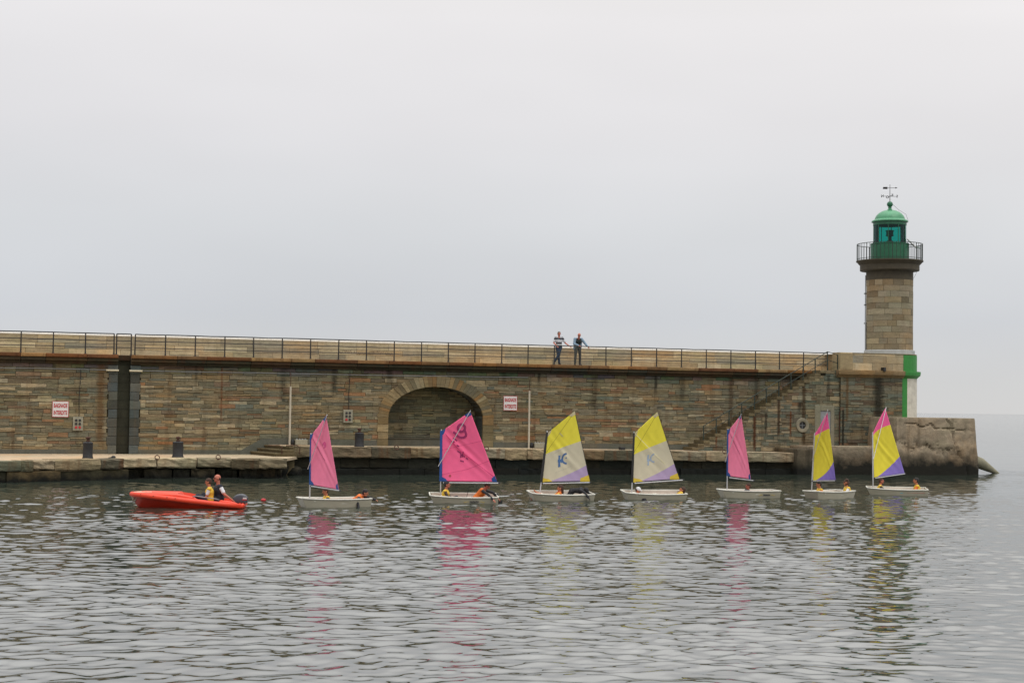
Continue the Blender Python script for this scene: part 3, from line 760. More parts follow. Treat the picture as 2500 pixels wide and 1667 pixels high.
# steps from the lower to the upper quay
YF_UP = pz(1188, 1097, z_up(tt(1188)))[1]; print('upper quay front y', YF_UP, pz(880, 1094, z_up(tt(880))), pz(1780, 1104, z_up(tt(1780))), 'lower', lf)
YF = -3.3
up = thing('upper_quay', 'raised stone quay with rust stained edge blocks and three steps beneath the arched niche', 'quay', (tt(720), YF, 0), True)
tU0 = tt(712, YF, 1094); tU1 = tt(1958, YF, 1100)
mb = MB(); a, b = tt(652), tU1+.5
pl = [(tt(655), .02), (b, .02), (b, YF+.6), (tU0, YF+.6)]
mb.add([(x, y, z_up(x)) for x, y in pl]+[(x, y, z_up(x)-.12) for x, y in pl], [(0, 1, 2, 3)[::-1], (0, 4, 7, 3), (3, 7, 6, 2), (1, 2, 6, 5)])
mb.box(tA-AW-.02, tA+AW+.02, 0, ND+.1, zb-.3, zb+.004)
mb.build('deck', M_deck, up)
mb = MB(); edge_blocks(mb, [(tU0, YF), (tU1, YF)], lambda x: z_up(x)+.015, .50, (1.0, 3.0), 1.0, jit=.045, j=.028, b=.05)
mb.build('edge_stones', M_edge, up)
mb = MB(); edge_blocks(mb, [(tU0, YF), (tU1, YF)], lambda x: z_up(x)-.5, .5, (1.0, 2.2), 1.0, set_=-.3, pal=[((40, 40, 32), 2), ((32, 34, 28), 2)], jit=.04, j=.03)
edge_blocks(mb, [(tU0, YF), (tU1, YF)], lambda x: .3, 1.0, (1.0, 2.2), 1.0, set_=-.2, pal=[((26, 28, 24), 2)], jit=.06, j=.04)
mb.build('foundation', M_found, up)
for i in range(3):
    t1 = tt(612+17*i); z = Z_LO+(z_up(tU0)-Z_LO)*(i+1)/3
    a0 = t1; a1 = tU0+.02-(2-i)*-.0
    mb = MB(); yb = -.06
    # each tread runs from the wall out to the front of the quay
    e = (tU0-tt(646))
    P4 = [(t1, yb), (tt(660)+.2, yb), (tU0+.1, YF-.04), (t1+e*.85, YF-.04+.02*i)]
    th_ = z-.2
    bev = .03
    top = [(x, y, z) for x, y in P4]; 
    mb.add(top+[(x-(.0), y, z-.06) for x, y in P4]+[(x+.04, y+.03, z-.06) for x, y in P4]+[(x+.04, y+.03, -.3 if i == 0 else z-.3) for x, y in P4],
           [(3, 2, 1, 0), (0, 4, 7, 3), (3, 7, 6, 2), (4, 8, 11, 7), (8, 12, 15, 11), (11, 15, 14, 10), (7, 11, 10, 6)])
    mb.build('step', M_step, up)
# boulders where the two quays meet
def rock(name, c, r, label, seed, parent=None):
    rng = random.Random(seed); mb = MB(); mb.ell((0, 0, 0), (1, 1, 1), 14, 10)
    ds = [Vector((rng.gauss(0, 1), rng.gauss(0, 1), rng.gauss(0, 1))).normalized() for _ in range(16)]
    vs = []
    for v in mb.v:
        v = Vector(v); k = min([.72/max(.3, v.dot(d)) if v.dot(d) > .3 else 9 for d in ds]+[1.0]); v = v*k
        vs.append((v.x*r[0], v.y*r[1], v.z*r[2]))
    mb.v = vs; mb.v = [(v[0]+c[0], v[1]+c[1], v[2]+c[2]) for v in vs]
    o = mb.build(name, M_rock, None, org=c, pier=True); tag(o, label, 'rock', 'boulders where the two quays meet'); shade_auto(o, 30); return o
qx, qy = pz(706, 1150, .2)
rock('boulder', (qx-.6, qy+.5, .25), (.9, .8, .45), 'broad dark wet boulder below the end of the low quay, left of the pink sail', 3)
rock('boulder', (qx+.35, qy+.9, .15), (.6, .6, .4), 'smaller rounded dark boulder at the foot of the quay steps', 5)
rock('boulder', (qx-1.9, qy+.5, .1), (.8, .7, .38), 'low weedy boulder under the low quay edge, left of the broad one', 8)

# ------------------------------------------------------------------ pier head
HY = SY-.12                      # front face of the head
hx0, hx1 = tt(2052, HY), tt(2206, HY)
RC = 1.56; HB = 4.9
def head_plan(off=0.0, seg=10):
    p = [(hx0-.0, HY-off)]
    p += [(hx1+(RC+off)*math.sin(a), HY+RC-(RC+off)*math.cos(a)) for a in [math.pi/2*i/seg for i in range(seg+1)]]
    p += [(hx1+RC+off-(RC+off)*(1-math.cos(a)), HB-RC+(RC+off)*math.sin(a)) for a in [math.pi/2*i/seg for i in range(seg+1)]]
    p += [(hx0, HB+off)]; return p
head = thing('pier_head', 'stone bastion with a green and white painted end carrying the lighthouse', 'bastion', (hx0, HY, 0), True)
Z_H = pp(2140, 863.5, HY)[1]; Z_K0 = pp(2140, 922, HY)[1]; Z_K1 = pp(2140, 905, HY)[1]; print('head', Z_H, Z_K0, Z_K1, hx0, hx1)
def prism(mb, plan, z0, z1, col=None, m=0, top=True):
    n = len(plan); mb.add([(x, y, z0) for x, y in plan]+[(x, y, z1) for x, y in plan], [(i, (i+1) % n, n+(i+1) % n, n+i) for i in range(n)]+([tuple(range(n, 2*n))] if top else []), col, m)
mb = MB(); prism(mb, head_plan(-.03), 0, Z_K0); mb.build('head_core', M_mortar, head)
mb = MB(); hp = head_plan(-.03); hp[0] = (tt(2100, HY), hp[0][1]); hp[-1] = (tt(2100, HY), hp[-1][1]); prism(mb, hp, Z_K1-.02, Z_H, L3((132, 116, 90)))
mb.box(hx0, tt(2100, HY)-.003, HY+.04, HY+.7, Z_K1-.02, Z_H-.004, L3((132, 116, 90))); mb.build('platform', M_ash, head)
mb = MB()
tg0 = tt(2202.5, HY); tg1 = tt(2214, HY)
def iv_h(za, zb_): return [(hx0, tg0)]
masonry(mb, .9, Z_K0, iv_h, y=HY, hr=(.16, .28), lr=(.35, 1.0), pal=[((110, 104, 86), 4), ((100, 100, 86), 4), ((120, 108, 86), 3), ((88, 88, 76), 3), ((108, 88, 70), 1), ((90, 78, 64), 2)])
mb.build('head_masonry', M_headm, head)
mb = MB()
tg0u = tt(2205, HY)
masonry(mb, Z_K1, Z_H-.03, lambda a, b: [(hx0, tg0u)], y=HY, hr=(.36, .42), lr=(.9, 1.9), pal=PAL2, proud=.01, wob=.004, split=0)
for i in range(10):
    pass
pl_ = head_plan(0)
mb.build('head_parapet', M_ash, head)
mb = MB(); mb.bbox(hx0-.05, hx0+.75, HY-.04, HY+.8, Z_K1, Z_H+.03, .04, L3((150, 134, 104))); mb.build('corner_pillar', M_ash, head)
mb = MB(); hp = head_plan(.01); hp[0] = (tt(2095, HY), hp[0][1]); hp[-1] = (tt(2095, HY), hp[-1][1]); prism(mb, hp, Z_H+.003, Z_H+.03, L3((160, 150, 126))); mb.box(hx0+.76, tt(2095, HY)-.003, HY-.01, HY+.75, Z_H-.001, Z_H+.03, L3((160, 150, 126))); mb.build('head_coping', M_ash, head)
# painted end
def curve_face(mb, ang0, ang1, z0, z1, off, seg=10, m=0, x_from=None, tail=False):
    P = []
    if x_from is not None: P.append((x_from, HY-off))
    P += [(hx1+(RC+off)*math.sin(a), HY+RC-(RC+off)*math.cos(a)) for a in [ang0+(ang1-ang0)*i/seg for i in range(seg+1)]]
    if tail: P += [(hx1+RC+off, HB-RC)]
    for i in range(len(P)-1):
        a, b = P[i], P[i+1]; mb.add([(a[0], a[1], z0), (b[0], b[1], z0), (b[0], b[1], z1), (a[0], a[1], z1)], [(0, 1, 2, 3)], None, m)
a1 = .15
mb = MB(); curve_face(mb, 0, a1, .9, Z_K0, .012, 4, x_from=tg0); curve_face(mb, 0, math.pi/2, Z_K1, Z_H-.03, .012, x_from=tg0u, tail=True); mb.build('green_paint', M_green, head)
mb = MB(); curve_face(mb, a1, math.pi/2, .9, Z_K0, .012, tail=True); mb.build('white_paint', M_whitewash, head)
# moulded string course, stone then green
mb = MB()
prof = [(0.0, Z_K0-.02), (.10, Z_K0+.08), (.20, Z_K0+.16), (.22, Z_K1-.1), (.22, Z_K1), (0, Z_K1+.02)]
def ring_line(off, x_from): 
    return [(x_from, HY-off)]+[(hx1+(RC+off)*math.sin(math.pi/2*i/10), HY+RC-(RC+off)*math.cos(math.pi/2*i/10)) for i in range(11)]+[(hx1+RC+off, HB)]
rows = [ring_line(o_, tg0u) for o_, z in prof]
for j in range(len(prof)-1):
    for i in range(len(rows[0])-1):
        mb.add([(*rows[j][i], prof[j][1]), (*rows[j][i+1], prof[j][1]), (*rows[j+1][i+1], prof[j+1][1]), (*rows[j+1][i], prof[j+1][1])], [(0, 1, 2, 3)])
mb.build('green_moulding', M_green, head)
mb = MB(); x = hx0-.25
while x < tg0u-.01:
    x1 = min(x+random.uniform(.9, 1.6), tg0u); x1 = tg0u if tg0u-x1 < .3 else x1; c = pick([((128, 110, 82), 1), ((118, 98, 72), 1)])
    for j in range(len(prof)-1):
        (oa, za), (ob, zb_) = prof[j], prof[j+1]
        mb.add([(x+.003, HY-oa, za), (x1-.003, HY-oa, za), (x1-.003, HY-ob, zb_), (x+.003, HY-ob, zb_)], [(0, 1, 2, 3)], c)
    x = x1
(oa, _), = [prof[3]]; 
mb.add([(hx0-.25, HY, Z_K0), (hx0-.25, HY-.22, Z_K1-.1), (hx0-.25, HY-.22, Z_K1), (hx0-.25, HY+.1, Z_K1)], [(0, 1, 2, 3)], L3((110, 92, 68)))
mb.build('stone_moulding', M_ash, head)
# spout with run-off pipe
ts, zs = pp(2154, 901, HY)
mb = MB(); mb.box(ts-.09, ts+.05, HY-.3, HY+.02, zs-.12, zs+.09); mb.build('spout', M_black, head)
# iron pipes down the join
tz = tt(2049, SY)
for dx, za, zb_ in ((0, 1.3, 3.3), (.18, 1.3, 2.1)):
    mb = MB(); mb.tube([(tz+dx, SY-.05, za), (tz+dx, SY-.05, zb_)], .035, 8); mb.build('drain_pipe', M_rust, head)

# ------------------------------------------------------------------ concrete ledge and end block
FYL = YF-.25
mb = MB()
lx0 = tt(1984, FYL, 1090); lx1 = tt(2300, FYL)
Zl = pp(2040, 1089.5, FYL)[1]; print('ledge z', Zl)
from mathutils import noise as MN
def rough_block(mb, plan, z0, ztop, batter=.1, j=.03, nz=26, div=.14, topj=.02, cracks=None):
    # plan: closed ccw polygon (x,y); a rough cast block, battered sides, eroded surface
    P = []; n = len(plan)
    for i in range(n):
        a, b = plan[i], plan[(i+1) % n]; L = math.dist(a, b); k = max(1, int(L/div))
        for q in range(k): P.append((a[0]+(b[0]-a[0])*q/k, a[1]+(b[1]-a[1])*q/k))
    cx = sum(p[0] for p in P)/len(P); cy = sum(p[1] for p in P)/len(P); n = len(P); pts = []
    for q in range(nz+1):
        k = q/nz; z = z0+(ztop-z0)*k; bt = batter*(1-k)
        for (x, y) in P:
            dx, dy = x-cx, y-cy; L = math.hypot(dx, dy)
            v = Vector((x, y, z))
            e = bt+j*(MN.noise(v*1.3)*1.2+MN.noise(v*4)*.5+MN.noise(v*11)*.25)
            if cracks and y < cy: e -= cracks(x, z, v)
            if q == nz: e -= .02
            pts.append((x+dx/L*e, y+dy/L*e, z+(topj*MN.noise(v*3) if q == nz else 0)))
    F = [(q*n+i, q*n+(i+1) % n, (q+1)*n+(i+1) % n, (q+1)*n+i) for q in range(nz) for i in range(n)]+[tuple(nz*n+i for i in range(n))]
    mb.add(pts, F)
rough_block(mb, [(lx0, FYL), (lx1, FYL), (lx1, SY), (lx0, SY)], -.6, Zl, .03, .03)
o = mb.build('concrete_ledge', M_conc, None, org=(lx0, FYL, 0), pier=True); tag(o, 'low stained concrete ledge along the foot of the stone bastion', 'ledge')
mb = MB(); bx0, bz = pp(1947, 1096, FYL-.1)
rough_block(mb, [(bx0, FYL-.08), (lx0-.02, FYL-.08), (lx0-.02, SY), (bx0, SY)], -.6, bz, .02, .02)
o = mb.build('concrete_block', M_conc2, None, org=(bx0, FYL, 0), pier=True); tag(o, 'dark square concrete block between the raised quay and the stained ledge', 'block')
EY = FYL-.45
ex0 = tt(2190, EY, 1060); ex1, ez = pp(2383, 1021, EY); print('end block', ex0, ex1, ez)
mb = MB()
def cr(x, z, v):
    u = x-ex0; w1 = MN.noise(v*2.2)*.22; w2 = MN.noise(v*1.7+Vector((9, 0, 0)))*.25
    c1 = abs(z-(2.82-.10*u)+w1); c2 = abs(x-(ex0+(ex1-ex0)*.66)+(2.6-z)*-.38+w2); c3 = abs(z-(1.62-.1*u)+w2*1.2); c4 = abs(x-(ex0+(ex1-ex0)*.86)-(2.9-z)*.25+w1)
    d = .12*math.exp(-(c1/.04)**2)*(u > .5)*(u < 4.2)+.11*math.exp(-(c2/.045)**2)+.06*math.exp(-(c4/.04)**2)*(z < 2.5)
    gz = math.exp(-(c3/.22)**2)*min(1, max(0, (4.4-u)/1.2)); d += gz*(.05+.22*abs(MN.noise(v*6))+.12*abs(MN.noise(v*14)))
    return d
rough_block(mb, [(ex0, EY), (ex1-.12, EY), (ex1, EY+.12), (ex1+.3, EY+4.5), (ex0, EY+5)], -.6, ez, .28, .02, 44, .09, .012, cr)
end = mb.build('end_block', M_conc, None, org=(ex0, EY, 0), pier=True); tag(end, 'massive cracked concrete block at the sea end of the pier', 'block')
shade_auto(end, 22)
# pole-like concrete arm sloping into the sea
mb = MB(); yb = EY+1.6
a = pp(2386, 1130, yb); b = pp(2434, 1148, yb)
mb.tube([(a[0]-.5, yb, a[1]+.18), (a[0]+.2, yb, a[1]-.02), (b[0]-.2, yb, .12), (b[0]+.5, yb, -.3)], [.36, .32, .14, .05], 16)
o = mb.build('breakwater_arm', mat('pale_concrete', (128, 124, 104), .9, 0, .25, 3), None, org=(a[0], yb, 0), pier=True, smooth=True); tag(o, 'tapering concrete arm sloping into the sea behind the end block', 'breakwater block')

# ------------------------------------------------------------------ lighthouse
LY = 1.35
lt = tt(2171.2, LY, 860); RV = (.843, -.537); FV = (.537, .843)
Zb = Z_H+.02
lh = thing('lighthouse', 'round stone lighthouse with a green lantern and dome at the end of the pier', 'lighthouse', (lt, LY, Zb), True)
sL = FPX/((PM@Vector((lt, LY, 5))).y); print('px per m at lighthouse', sL, 'Zb', Zb)
def lz(py): return pp(2171.2, py, LY)[1]
Z1 = lz(855.5); Z2 = lz(685); Z3 = lz(662); Z4 = lz(648); Z5 = lz(637.5)
C = (lt, LY, 0)
rs = 112/2/sL
mb = MB(); mb.lathe([(1.0, Zb-.05), (1.42, Zb-.05), (1.42, Z1-.03), (1.38, Z1), (rs*.9, Z1)], C, 40); shade_auto(mb.build('base_slab', M_grey2, lh))
# courses of ashlar round the shaft
mb = MB(); z = Z1; k = 0
mb.lathe([(rs-.035, Z1), (rs-.035, Z2)], C, 48, L3((90, 78, 58)))
nc = 12; hc = (Z2-Z1)/nc
for k in range(nc):
    a = random.uniform(0, 1)
    end_a = a+2*math.pi
    while a < end_a-.02:
        l = random.uniform(.35, 1.0); b = min(a+l, end_a)
        if end_a-b < .2: b = end_a
        n = max(2, int((b-a)/.1)); col = pick(PALT); rr = rs+random.uniform(-.004, .008); gp = .006
        for i in range(n):
            u0 = a+gp+(b-a-2*gp)*i/n; u1 = a+gp+(b-a-2*gp)*(i+1)/n
            za, zc = Z1+hc*k+.007, Z1+hc*(k+1)-.007
            P = [(lt+r_*math.cos(u), LY+r_*math.sin(u), zz) for r_, u, zz in ((rr, u0, za), (rr, u1, za), (rr, u1, zc), (rr, u0, zc), (rs-.04, u0, zc), (rs-.04, u1, zc), (rs-.04, u0, za), (rs-.04, u1, za))]
            F = [(0, 1, 2, 3), (3, 2, 5, 4), (6, 7, 1, 0)]
            if i == 0: F.append((0, 3, 4, 6))
            if i == n-1: F.append((1, 7, 5, 2))
            mb.add(P, F, col)
        a = b
mb.build('shaft', M_tower, lh)
mb = MB(); rg1 = 142.6/2/sL; rg2 = 161/2/sL
mb.lathe([(rs-.01, Z2-.0), (rs+.01, Z2), (rs+.01, Z3-.04), (rs+.04, Z3-.01), (rg1-.02, Z3), (rg1, Z3+.03), (rg1, Z4), (rg1+.04, Z4+.02), (rg2-.05, Z5-.08), (rg2, Z5-.06), (rg2, Z5), (.2, Z5+.01)], C, 48)
shade_auto(mb.build('gallery', M_dark, lh), 30)
# balcony railing
rr = rg2-.05; Zr = lz(598)
brl = MB(); brl.lathe([(rr-.018, Zr), (rr+.018, Zr), (rr+.018, Zr+.03), (rr-.018, Zr+.03), (rr-.018, Zr)], C, 48); brl.lathe([(rr-.012, Z5+.08), (rr+.012, Z5+.08), (rr+.012, Z5+.105), (rr-.012, Z5+.105), (rr-.012, Z5+.08)], C, 48)
brl = brl.build('balcony_railing', M_railg, lh)
for i in range(52):
    a = 2*math.pi*i/52; mb = MB(); x, y = lt+rr*math.cos(a), LY+rr*math.sin(a); mb.frust((x, y, Z5), .013 if i % 7 else .022, (x, y, Zr+.01), .013 if i % 7 else .022, 6)
    mb.build('baluster', M_railg, brl)
# lantern base
Z6 = lz(595.5); Z7 = lz(550); Z8 = lz(542); rb = 90.8/2/sL; rgz = 78/2/sL
mb = MB(); mb.lathe([(rb, Z5), (rb, Z6-.05), (rb+.03, Z6-.04), (rb+.03, Z6), (rgz-.1, Z6+.01)], C, 40)
for i in range(8):
    a = 2*math.pi*(i+.3)/8; x, y = lt+(rb)*math.cos(a), LY+rb*math.sin(a); mb.box(x-.012, x+.012, y-.012, y+.012, Z5, Z6-.05)
lb = mb.build('lantern_base', M_lgreen, lh); shade_auto(lb, 30)
# glazing and its bars
mb = MB(); mb.lathe([(rgz, Z6), (rgz, Z7)], C, 40); gz = mb.build('lantern_glass', M_glass, lh, smooth=True)
for i in range(10):
    a = 2*math.pi*(i+.45)/10; x, y = lt+(rgz+.01)*math.cos(a), LY+(rgz+.01)*math.sin(a); mb = MB(); mb.frust((x, y, Z6), .022, (x, y, Z7), .022, 6); mb.build('glazing_bar', M_lgreen, gz)
mb = MB()
zl = Z6
mb.lathe([(.01, zl), (.2, zl), (.2, zl+.15), (.12, zl+.2), (.08, zl+.35), (.12, zl+.42), (.18, zl+.44), (.2, zl+.5), (.2, zl+.72), (.16, zl+.78), (.01, zl+.78)], C, 20)
mb.lathe([(.21, zl+.46), (.23, zl+.46), (.23, zl+.49), (.21, zl+.49)], C, 20); mb.lathe([(.21, zl+.72), (.24, zl+.72), (.24, zl+.76), (.21, zl+.76)], C, 20)
mb.build('lamp', M_black, lh)
# header, dome, ball
mb = MB(); mb.lathe([(rgz-.03, Z7-.02), (rgz+.03, Z7-.02), (rgz+.03, Z8), (rgz-.03, Z8)], C, 40); mb.build('lantern_header', M_lgreen, lh, smooth=False)
re = 88/2/sL; rd = 72/2/sL; Zd = lz(512.5)
prof = [(rgz-.02, Z8), (re, Z8-.02), (re, Z8+.04), (re-.08, Z8+.09)]
for i in range(1, 13):
    a = math.pi/2*i/13; prof.append((rd*math.cos(a)*1.02, Z8+.07+(Zd-Z8-.07)*math.sin(a)))
prof.append((.13, Zd)); prof.append((.13, Zd+.04)); prof.append((.09, Zd+.06))
Zba = lz(499); rball = .17
prof += [(.08, Zd+.14), (.11, Zba-rball-.03), (.11, Zba-rball), (.03, Zba-rball+.02)]
mb = MB(); mb.lathe(prof, C, 48); dome = mb.build('dome', M_dgreen, lh); shade_auto(dome, 30)
mb = MB(); mb.ell((lt, LY, Zba), (rball, rball, rball), 20, 14); mb.build('ball_finial', M_lgreen, dome, smooth=True)
# lightning wire over the dome
mb = MB(); mb.tube([(lt+RV[0]*a_, LY+RV[1]*a_, z_) for a_, z_ in ((.15, Zba+.0), (.5, Zba-.33), (.9, Z8+.42), (1.02, Z8+.05))], .008, 5); mb.build('wire', M_rail, dome)
# weather vane
vn = MB(); Zt = lz(450.5); Za = lz(459); Zc = lz(479.4)
vn.frust((lt, LY, Zba+rball-.02), .022, (lt, LY, Zt), .012, 8)
vn = vn.build('weather_vane', M_rail, lh)
def rvp(a, b=0.0): return (lt+RV[0]*a+FV[0]*b, LY+RV[1]*a+FV[1]*b)
mb = MB(); mb.tube([(*rvp(-.3), Za), (*rvp(.33), Za)], .013, 6)
mb.add([(*rvp(-.40), Za-.05), (*rvp(-.14), Za-.065), (*rvp(-.14), Za+.065), (*rvp(-.38), Za+.06), (*rvp(-.40, .012), Za-.05), (*rvp(-.14, .012), Za-.065), (*rvp(-.14, .012), Za+.065), (*rvp(-.38, .012), Za+.06)], [(0, 1, 2, 3), (7, 6, 5, 4), (0, 4, 5, 1), (1, 5, 6, 2), (2, 6, 7, 3), (3, 7, 4, 0)])
mb.frust((*rvp(.30), Za), .05, (*rvp(.42), Za), .003, 8)
mb.build('arrow', M_rail, vn)
mb = MB(); ax = .34
for a_, b_ in ((.33, .1), (.1, -.33)): mb.tube([(*rvp(-a_, -b_), Zc), (*rvp(a_, b_), Zc)], .012, 6)
mb.build('cross_arms', M_rail, vn)
def text_mesh(txt, name, size, mat_, parent, loc, rot=(math.pi/2, 0, 0), sx=1.0, ext=.004, bold=.0, org=None):
    c = bpy.data.curves.new('t', 'FONT'); c.body = txt; c.size = size; c.extrude = ext; c.align_x = 'CENTER'; c.align_y = 'CENTER'; c.offset = bold
    to = bpy.data.objects.new('t', c); COL.objects.link(to)
    bpy.context.view_layer.update()
    me = bpy.data.meshes.new_from_object(to.evaluated_get(bpy.context.evaluated_depsgraph_get())); COL.objects.unlink(to); bpy.data.objects.remove(to)
    me.transform(Matrix.Diagonal((sx, 1, 1, 1))); me.materials.clear(); me.materials.append(mat_); me.name = name
    o = bpy.data.objects.new(name, me); COL.objects.link(o); o.parent = parent; o.location = loc; o.rotation_euler = rot; return o
for ch, a_, b_ in (('S', .40, .12), ('N', -.42, -.12), ('E', .14, -.38), ('O', -.14, .38)):
    q = rvp(a_, b_); text_mesh(ch, 'compass_letter', .2, M_rail, vn, (q[0]-lt, q[1]-LY, Zc-Zb), (math.pi/2, 0, math.atan2(RV[1], RV[0])), -1, .008, .006)
# solar panel on the gallery, pipe up the shaft, cable under the gallery
mb = MB()
def q3(a, b, z): p = rvp(a, b); return (p[0], p[1], z)
a0, a1_ = rb-.08, rb+.42; zt0, zt1 = Z6+.28, Z6-.22
P8 = [q3(a0, -.3, zt0), q3(a1_, -.3, zt1), q3(a1_, .25, zt1), q3(a0, .25, zt0)]
mb.add(P8+[(x-.02, y, z-.03) for x, y, z in P8], [(0, 1, 2, 3)[::-1], (7, 6, 5, 4)[::-1], (0, 4, 5, 1), (1, 5, 6, 2), (2, 6, 7, 3), (3, 7, 4, 0)])
mb.build('solar_panel', M_white, lh)  # white colour stands for light catching the panel edge
mb = MB(); mb.tube([q3(a0, 0, Z6-.12), q3(a0+.2, 0, Z6-.05), q3(a1_+.22, 0, Z6-.28)], .022, 6); mb.build('panel_bracket', M_lgreen, lh)
mb = MB()
mb.tube([q3(-rs-.01, -.3, Z1), q3(-rs-.01, -.3, Z1+1.6)], .05, 8); mb.tube([q3(-rs-.045, -.1, Z1+1.5), q3(-rs-.03, -.1, Z2+.3)], .025, 6)
for zz in (1.5, 2.55, 3.2): c_ = q3(-rs-.05, -.1, Z1+zz); mb.box(c_[0]-.05, c_[0]+.05, c_[1]-.05, c_[1]+.05, c_[2], c_[2]+.08)
mb.build('pipe', M_grey, lh)
mb = MB(); mb.tube([q3(rs+.02, 0, Z3-.42), q3(rs+.14, 0, Z3-.2), q3(rs+.2, 0, Z3)], .008, 5); mb.build('cable', M_rail, lh)

# ------------------------------------------------------------------ wall fittings
def sign(px0, px1, py0, py1, label):
    t0, z1 = pp(px0, py0, -.05); t1, z0 = pp(px1, py1, -.05)
    tc_, zc = (t0+t1)/2, (z0+z1)/2; w_, h_ = .74, .74
    s = thing('warning_sign', label, 'sign', (tc_, -.06, zc), True, group='bathing ban signs on the wall')
    mb = MB(); mb.box(tc_-w_/2, tc_+w_/2, -.075, -.045, zc-h_/2, zc+h_/2); mb.build('board', M_signw, s)
    mb = MB(); b = .018; y0, y1 = -.079, -.076
    mb.box(tc_-w_/2, tc_+w_/2, y0, y1, zc-h_/2, zc-h_/2+b); mb.box(tc_-w_/2, tc_+w_/2, y0, y1, zc+h_/2-b, zc+h_/2)
    mb.box(tc_-w_/2, tc_-w_/2+b, y0, y1, zc-h_/2+b, zc+h_/2-b); mb.box(tc_+w_/2-b, tc_+w_/2, y0, y1, zc-h_/2+b, zc+h_/2-b)
    mb.build('border', M_red, s)
    for txt, dz in (('BAIGNADE', .165), ('INTERDITE', -.165)):
        o = text_mesh(txt, 'lettering', .27, M_red, s, (0, -.021, dz), (math.pi/2, 0, 0), 1.0, .002, .007)
        xs = [v.co.x for v in o.data.vertices]; k = .61/(max(xs)-min(xs)); ys = [v.co.y for v in o.data.vertices]; ky = .2/(max(ys)-min(ys)); cy = (max(ys)+min(ys))/2
        o.data.transform(Matrix.Diagonal((k, ky, 1, 1)) @ Matrix.Translation((0, -cy, 0)))
sign(129, 166, 980, 1017, 'square red and white bathing ban sign on the wall left of the dark channel')
sign(1229.5, 1262, 967, 1001, 'square red and white bathing ban sign on the wall just right of the arched niche')
def sockets(px0, px1, py0, py1, label, cable_py, bottom):
    t0, z1 = pp(px0, py0, -.05); t1, z0 = pp(px1, py1, -.05)
    s = thing('electrical_box', label, 'electrical box', ((t0+t1)/2, -.05, (z0+z1)/2), True, group='electrical socket panels on the wall')
    mb = MB(); mb.bbox(t0, t1, -.13, -.02, z0, z1, .015); mb.build('housing', M_boxm, s)
    for i in range(3):
        for k in range(2):
            x = t0+(t1-t0)*(.32+.36*k); z = z1-(z1-z0)*(.24+.26*i); mb = MB()
            mb.frust((x, -.17, z), .055, (x, -.12, z), .06, 12); mb.build('socket', M_red if (i == 2 and (k == 0 or bottom)) else M_black, s)
    mb = MB(); tc_ = (t0+t1)/2+.05; mb.tube([(tc_, -.04, z1), (tc_-.02, -.05, z1+.8), (tc_+.03, -.045, pp(px0, cable_py)[1]-.3), (tc_+.02, -.05, pp(px0, cable_py)[1])], .014, 5); mb.build('cable', M_black, s)
sockets(178, 202, 1017.6, 1051, 'grey six socket panel on the wall above the leftmost bollard', 900, True)
sockets(838, 860, 1000, 1032, 'grey six socket panel on the wall between the white pole and the arched niche', 905, False)
def tubelamp(px0, px1, py, label):
    t0, z = pp(px0, py, -.15); t1, _ = pp(px1, py, -.15)
    s = thing('tube_lamp', label, 'lamp', ((t0+t1)/2, -.12, z), True, group='tube lamps beside the dark channel')
    mb = MB(); mb.bbox(t0, t1, -.2, -.1, z-.04, z+.04, .02); mb.build('tube_cover', mat('tube_cover', (196, 186, 160), .4), s)
    mb = MB(); mb.box(t0+.1, t0+.16, -.12, .0, z-.02, z+.02); mb.box(t1-.16, t1-.1, -.12, .0, z-.02, z+.02); mb.build('bracket', M_grey, s)
tubelamp(259, 290, 903.5, 'pale tube lamp on the wall left of the dark channel')
tubelamp(316, 348, 905, 'pale tube lamp on the wall right of the dark channel')
def conduit(pts, label, r=.016, m=M_grey):
    P = [(pp(x, y, -.05)[0], -.05, pp(x, y, -.05)[1]) for x, y in pts]; o_ = P[0]
    mb = MB(); mb.tube(P, r, 6); o = mb.build('conduit', m, None, org=o_, pier=True); tag(o, label, 'pipe')
conduit([(-110, 897), (0, 898), (90, 899), (180, 901), (259, 903)], 'thin grey conduit on the wall left of the tube lamps')
conduit([(348, 905), (480, 908), (620, 910), (700, 912), (860, 915), (1000, 917.5), (1130, 919), (1290, 921.5)], 'long thin grey conduit on the wall from the tube lamp past the arched niche')
conduit([(400, 898), (560, 897), (600, 895), (700, 899), (880, 898), (884, 912), (900, 911)], 'dark cable looping under the ledge above the white pole', .013, M_black)
def drainpole(px, pyt, pyb, label):
    y = -.25; t, z0 = pp(px, pyb, y); _, z1 = pp(px, pyt, y); z0 = wall_z0(t)
    s = thing('wall_pole', label, 'pole', (t, y, z0), True, group='white pipes standing against the wall')
    mb = MB(); mb.frust((t, y, z0), .052, (t, y, z1), .046, 12); mb.build('pipe', M_pole, s, smooth=False)
    mb = MB(); mb.tube([(t, y, z1-.02), (t, y, 4.7), (t, -.06, 4.85)], .014, 6); mb.build('feed_pipe', M_rust, s)
    s2 = thing('socket_box', label.replace('white pole standing', 'small grey socket box at the pole'), 'electrical box', (t+.5, -.3, z0), True, group='socket boxes on the quay')
    mb = MB(); mb.bbox(t+.25, t+.85, -.45, -.12, z0, z0+.27, .02); mb.build('housing', M_boxm, s2)
    for k in range(4): mb = MB(); x = t+.34+k*.14; mb.ell((x, -.3, z0+.28), (.05, .05, .035), 10, 6); mb.build('cap', M_grey, s2)
    mb = MB(); mb.ell((t+.14, -.3, z0+.13), (.09, .09, .17), 10, 8); o = mb.build('cable_reel', M_black, None, org=(t+.14, -.3, z0), pier=True, smooth=True)
    tag(o, label.replace('white pole standing', 'black cable bundle at the pole'), 'cable', 'cable bundles at the poles')
drainpole(707, 943, 1084, 'white pole standing above the quay steps')
drainpole(1291, 954, 1090, 'white pole standing right of the bathing ban sign by the niche')

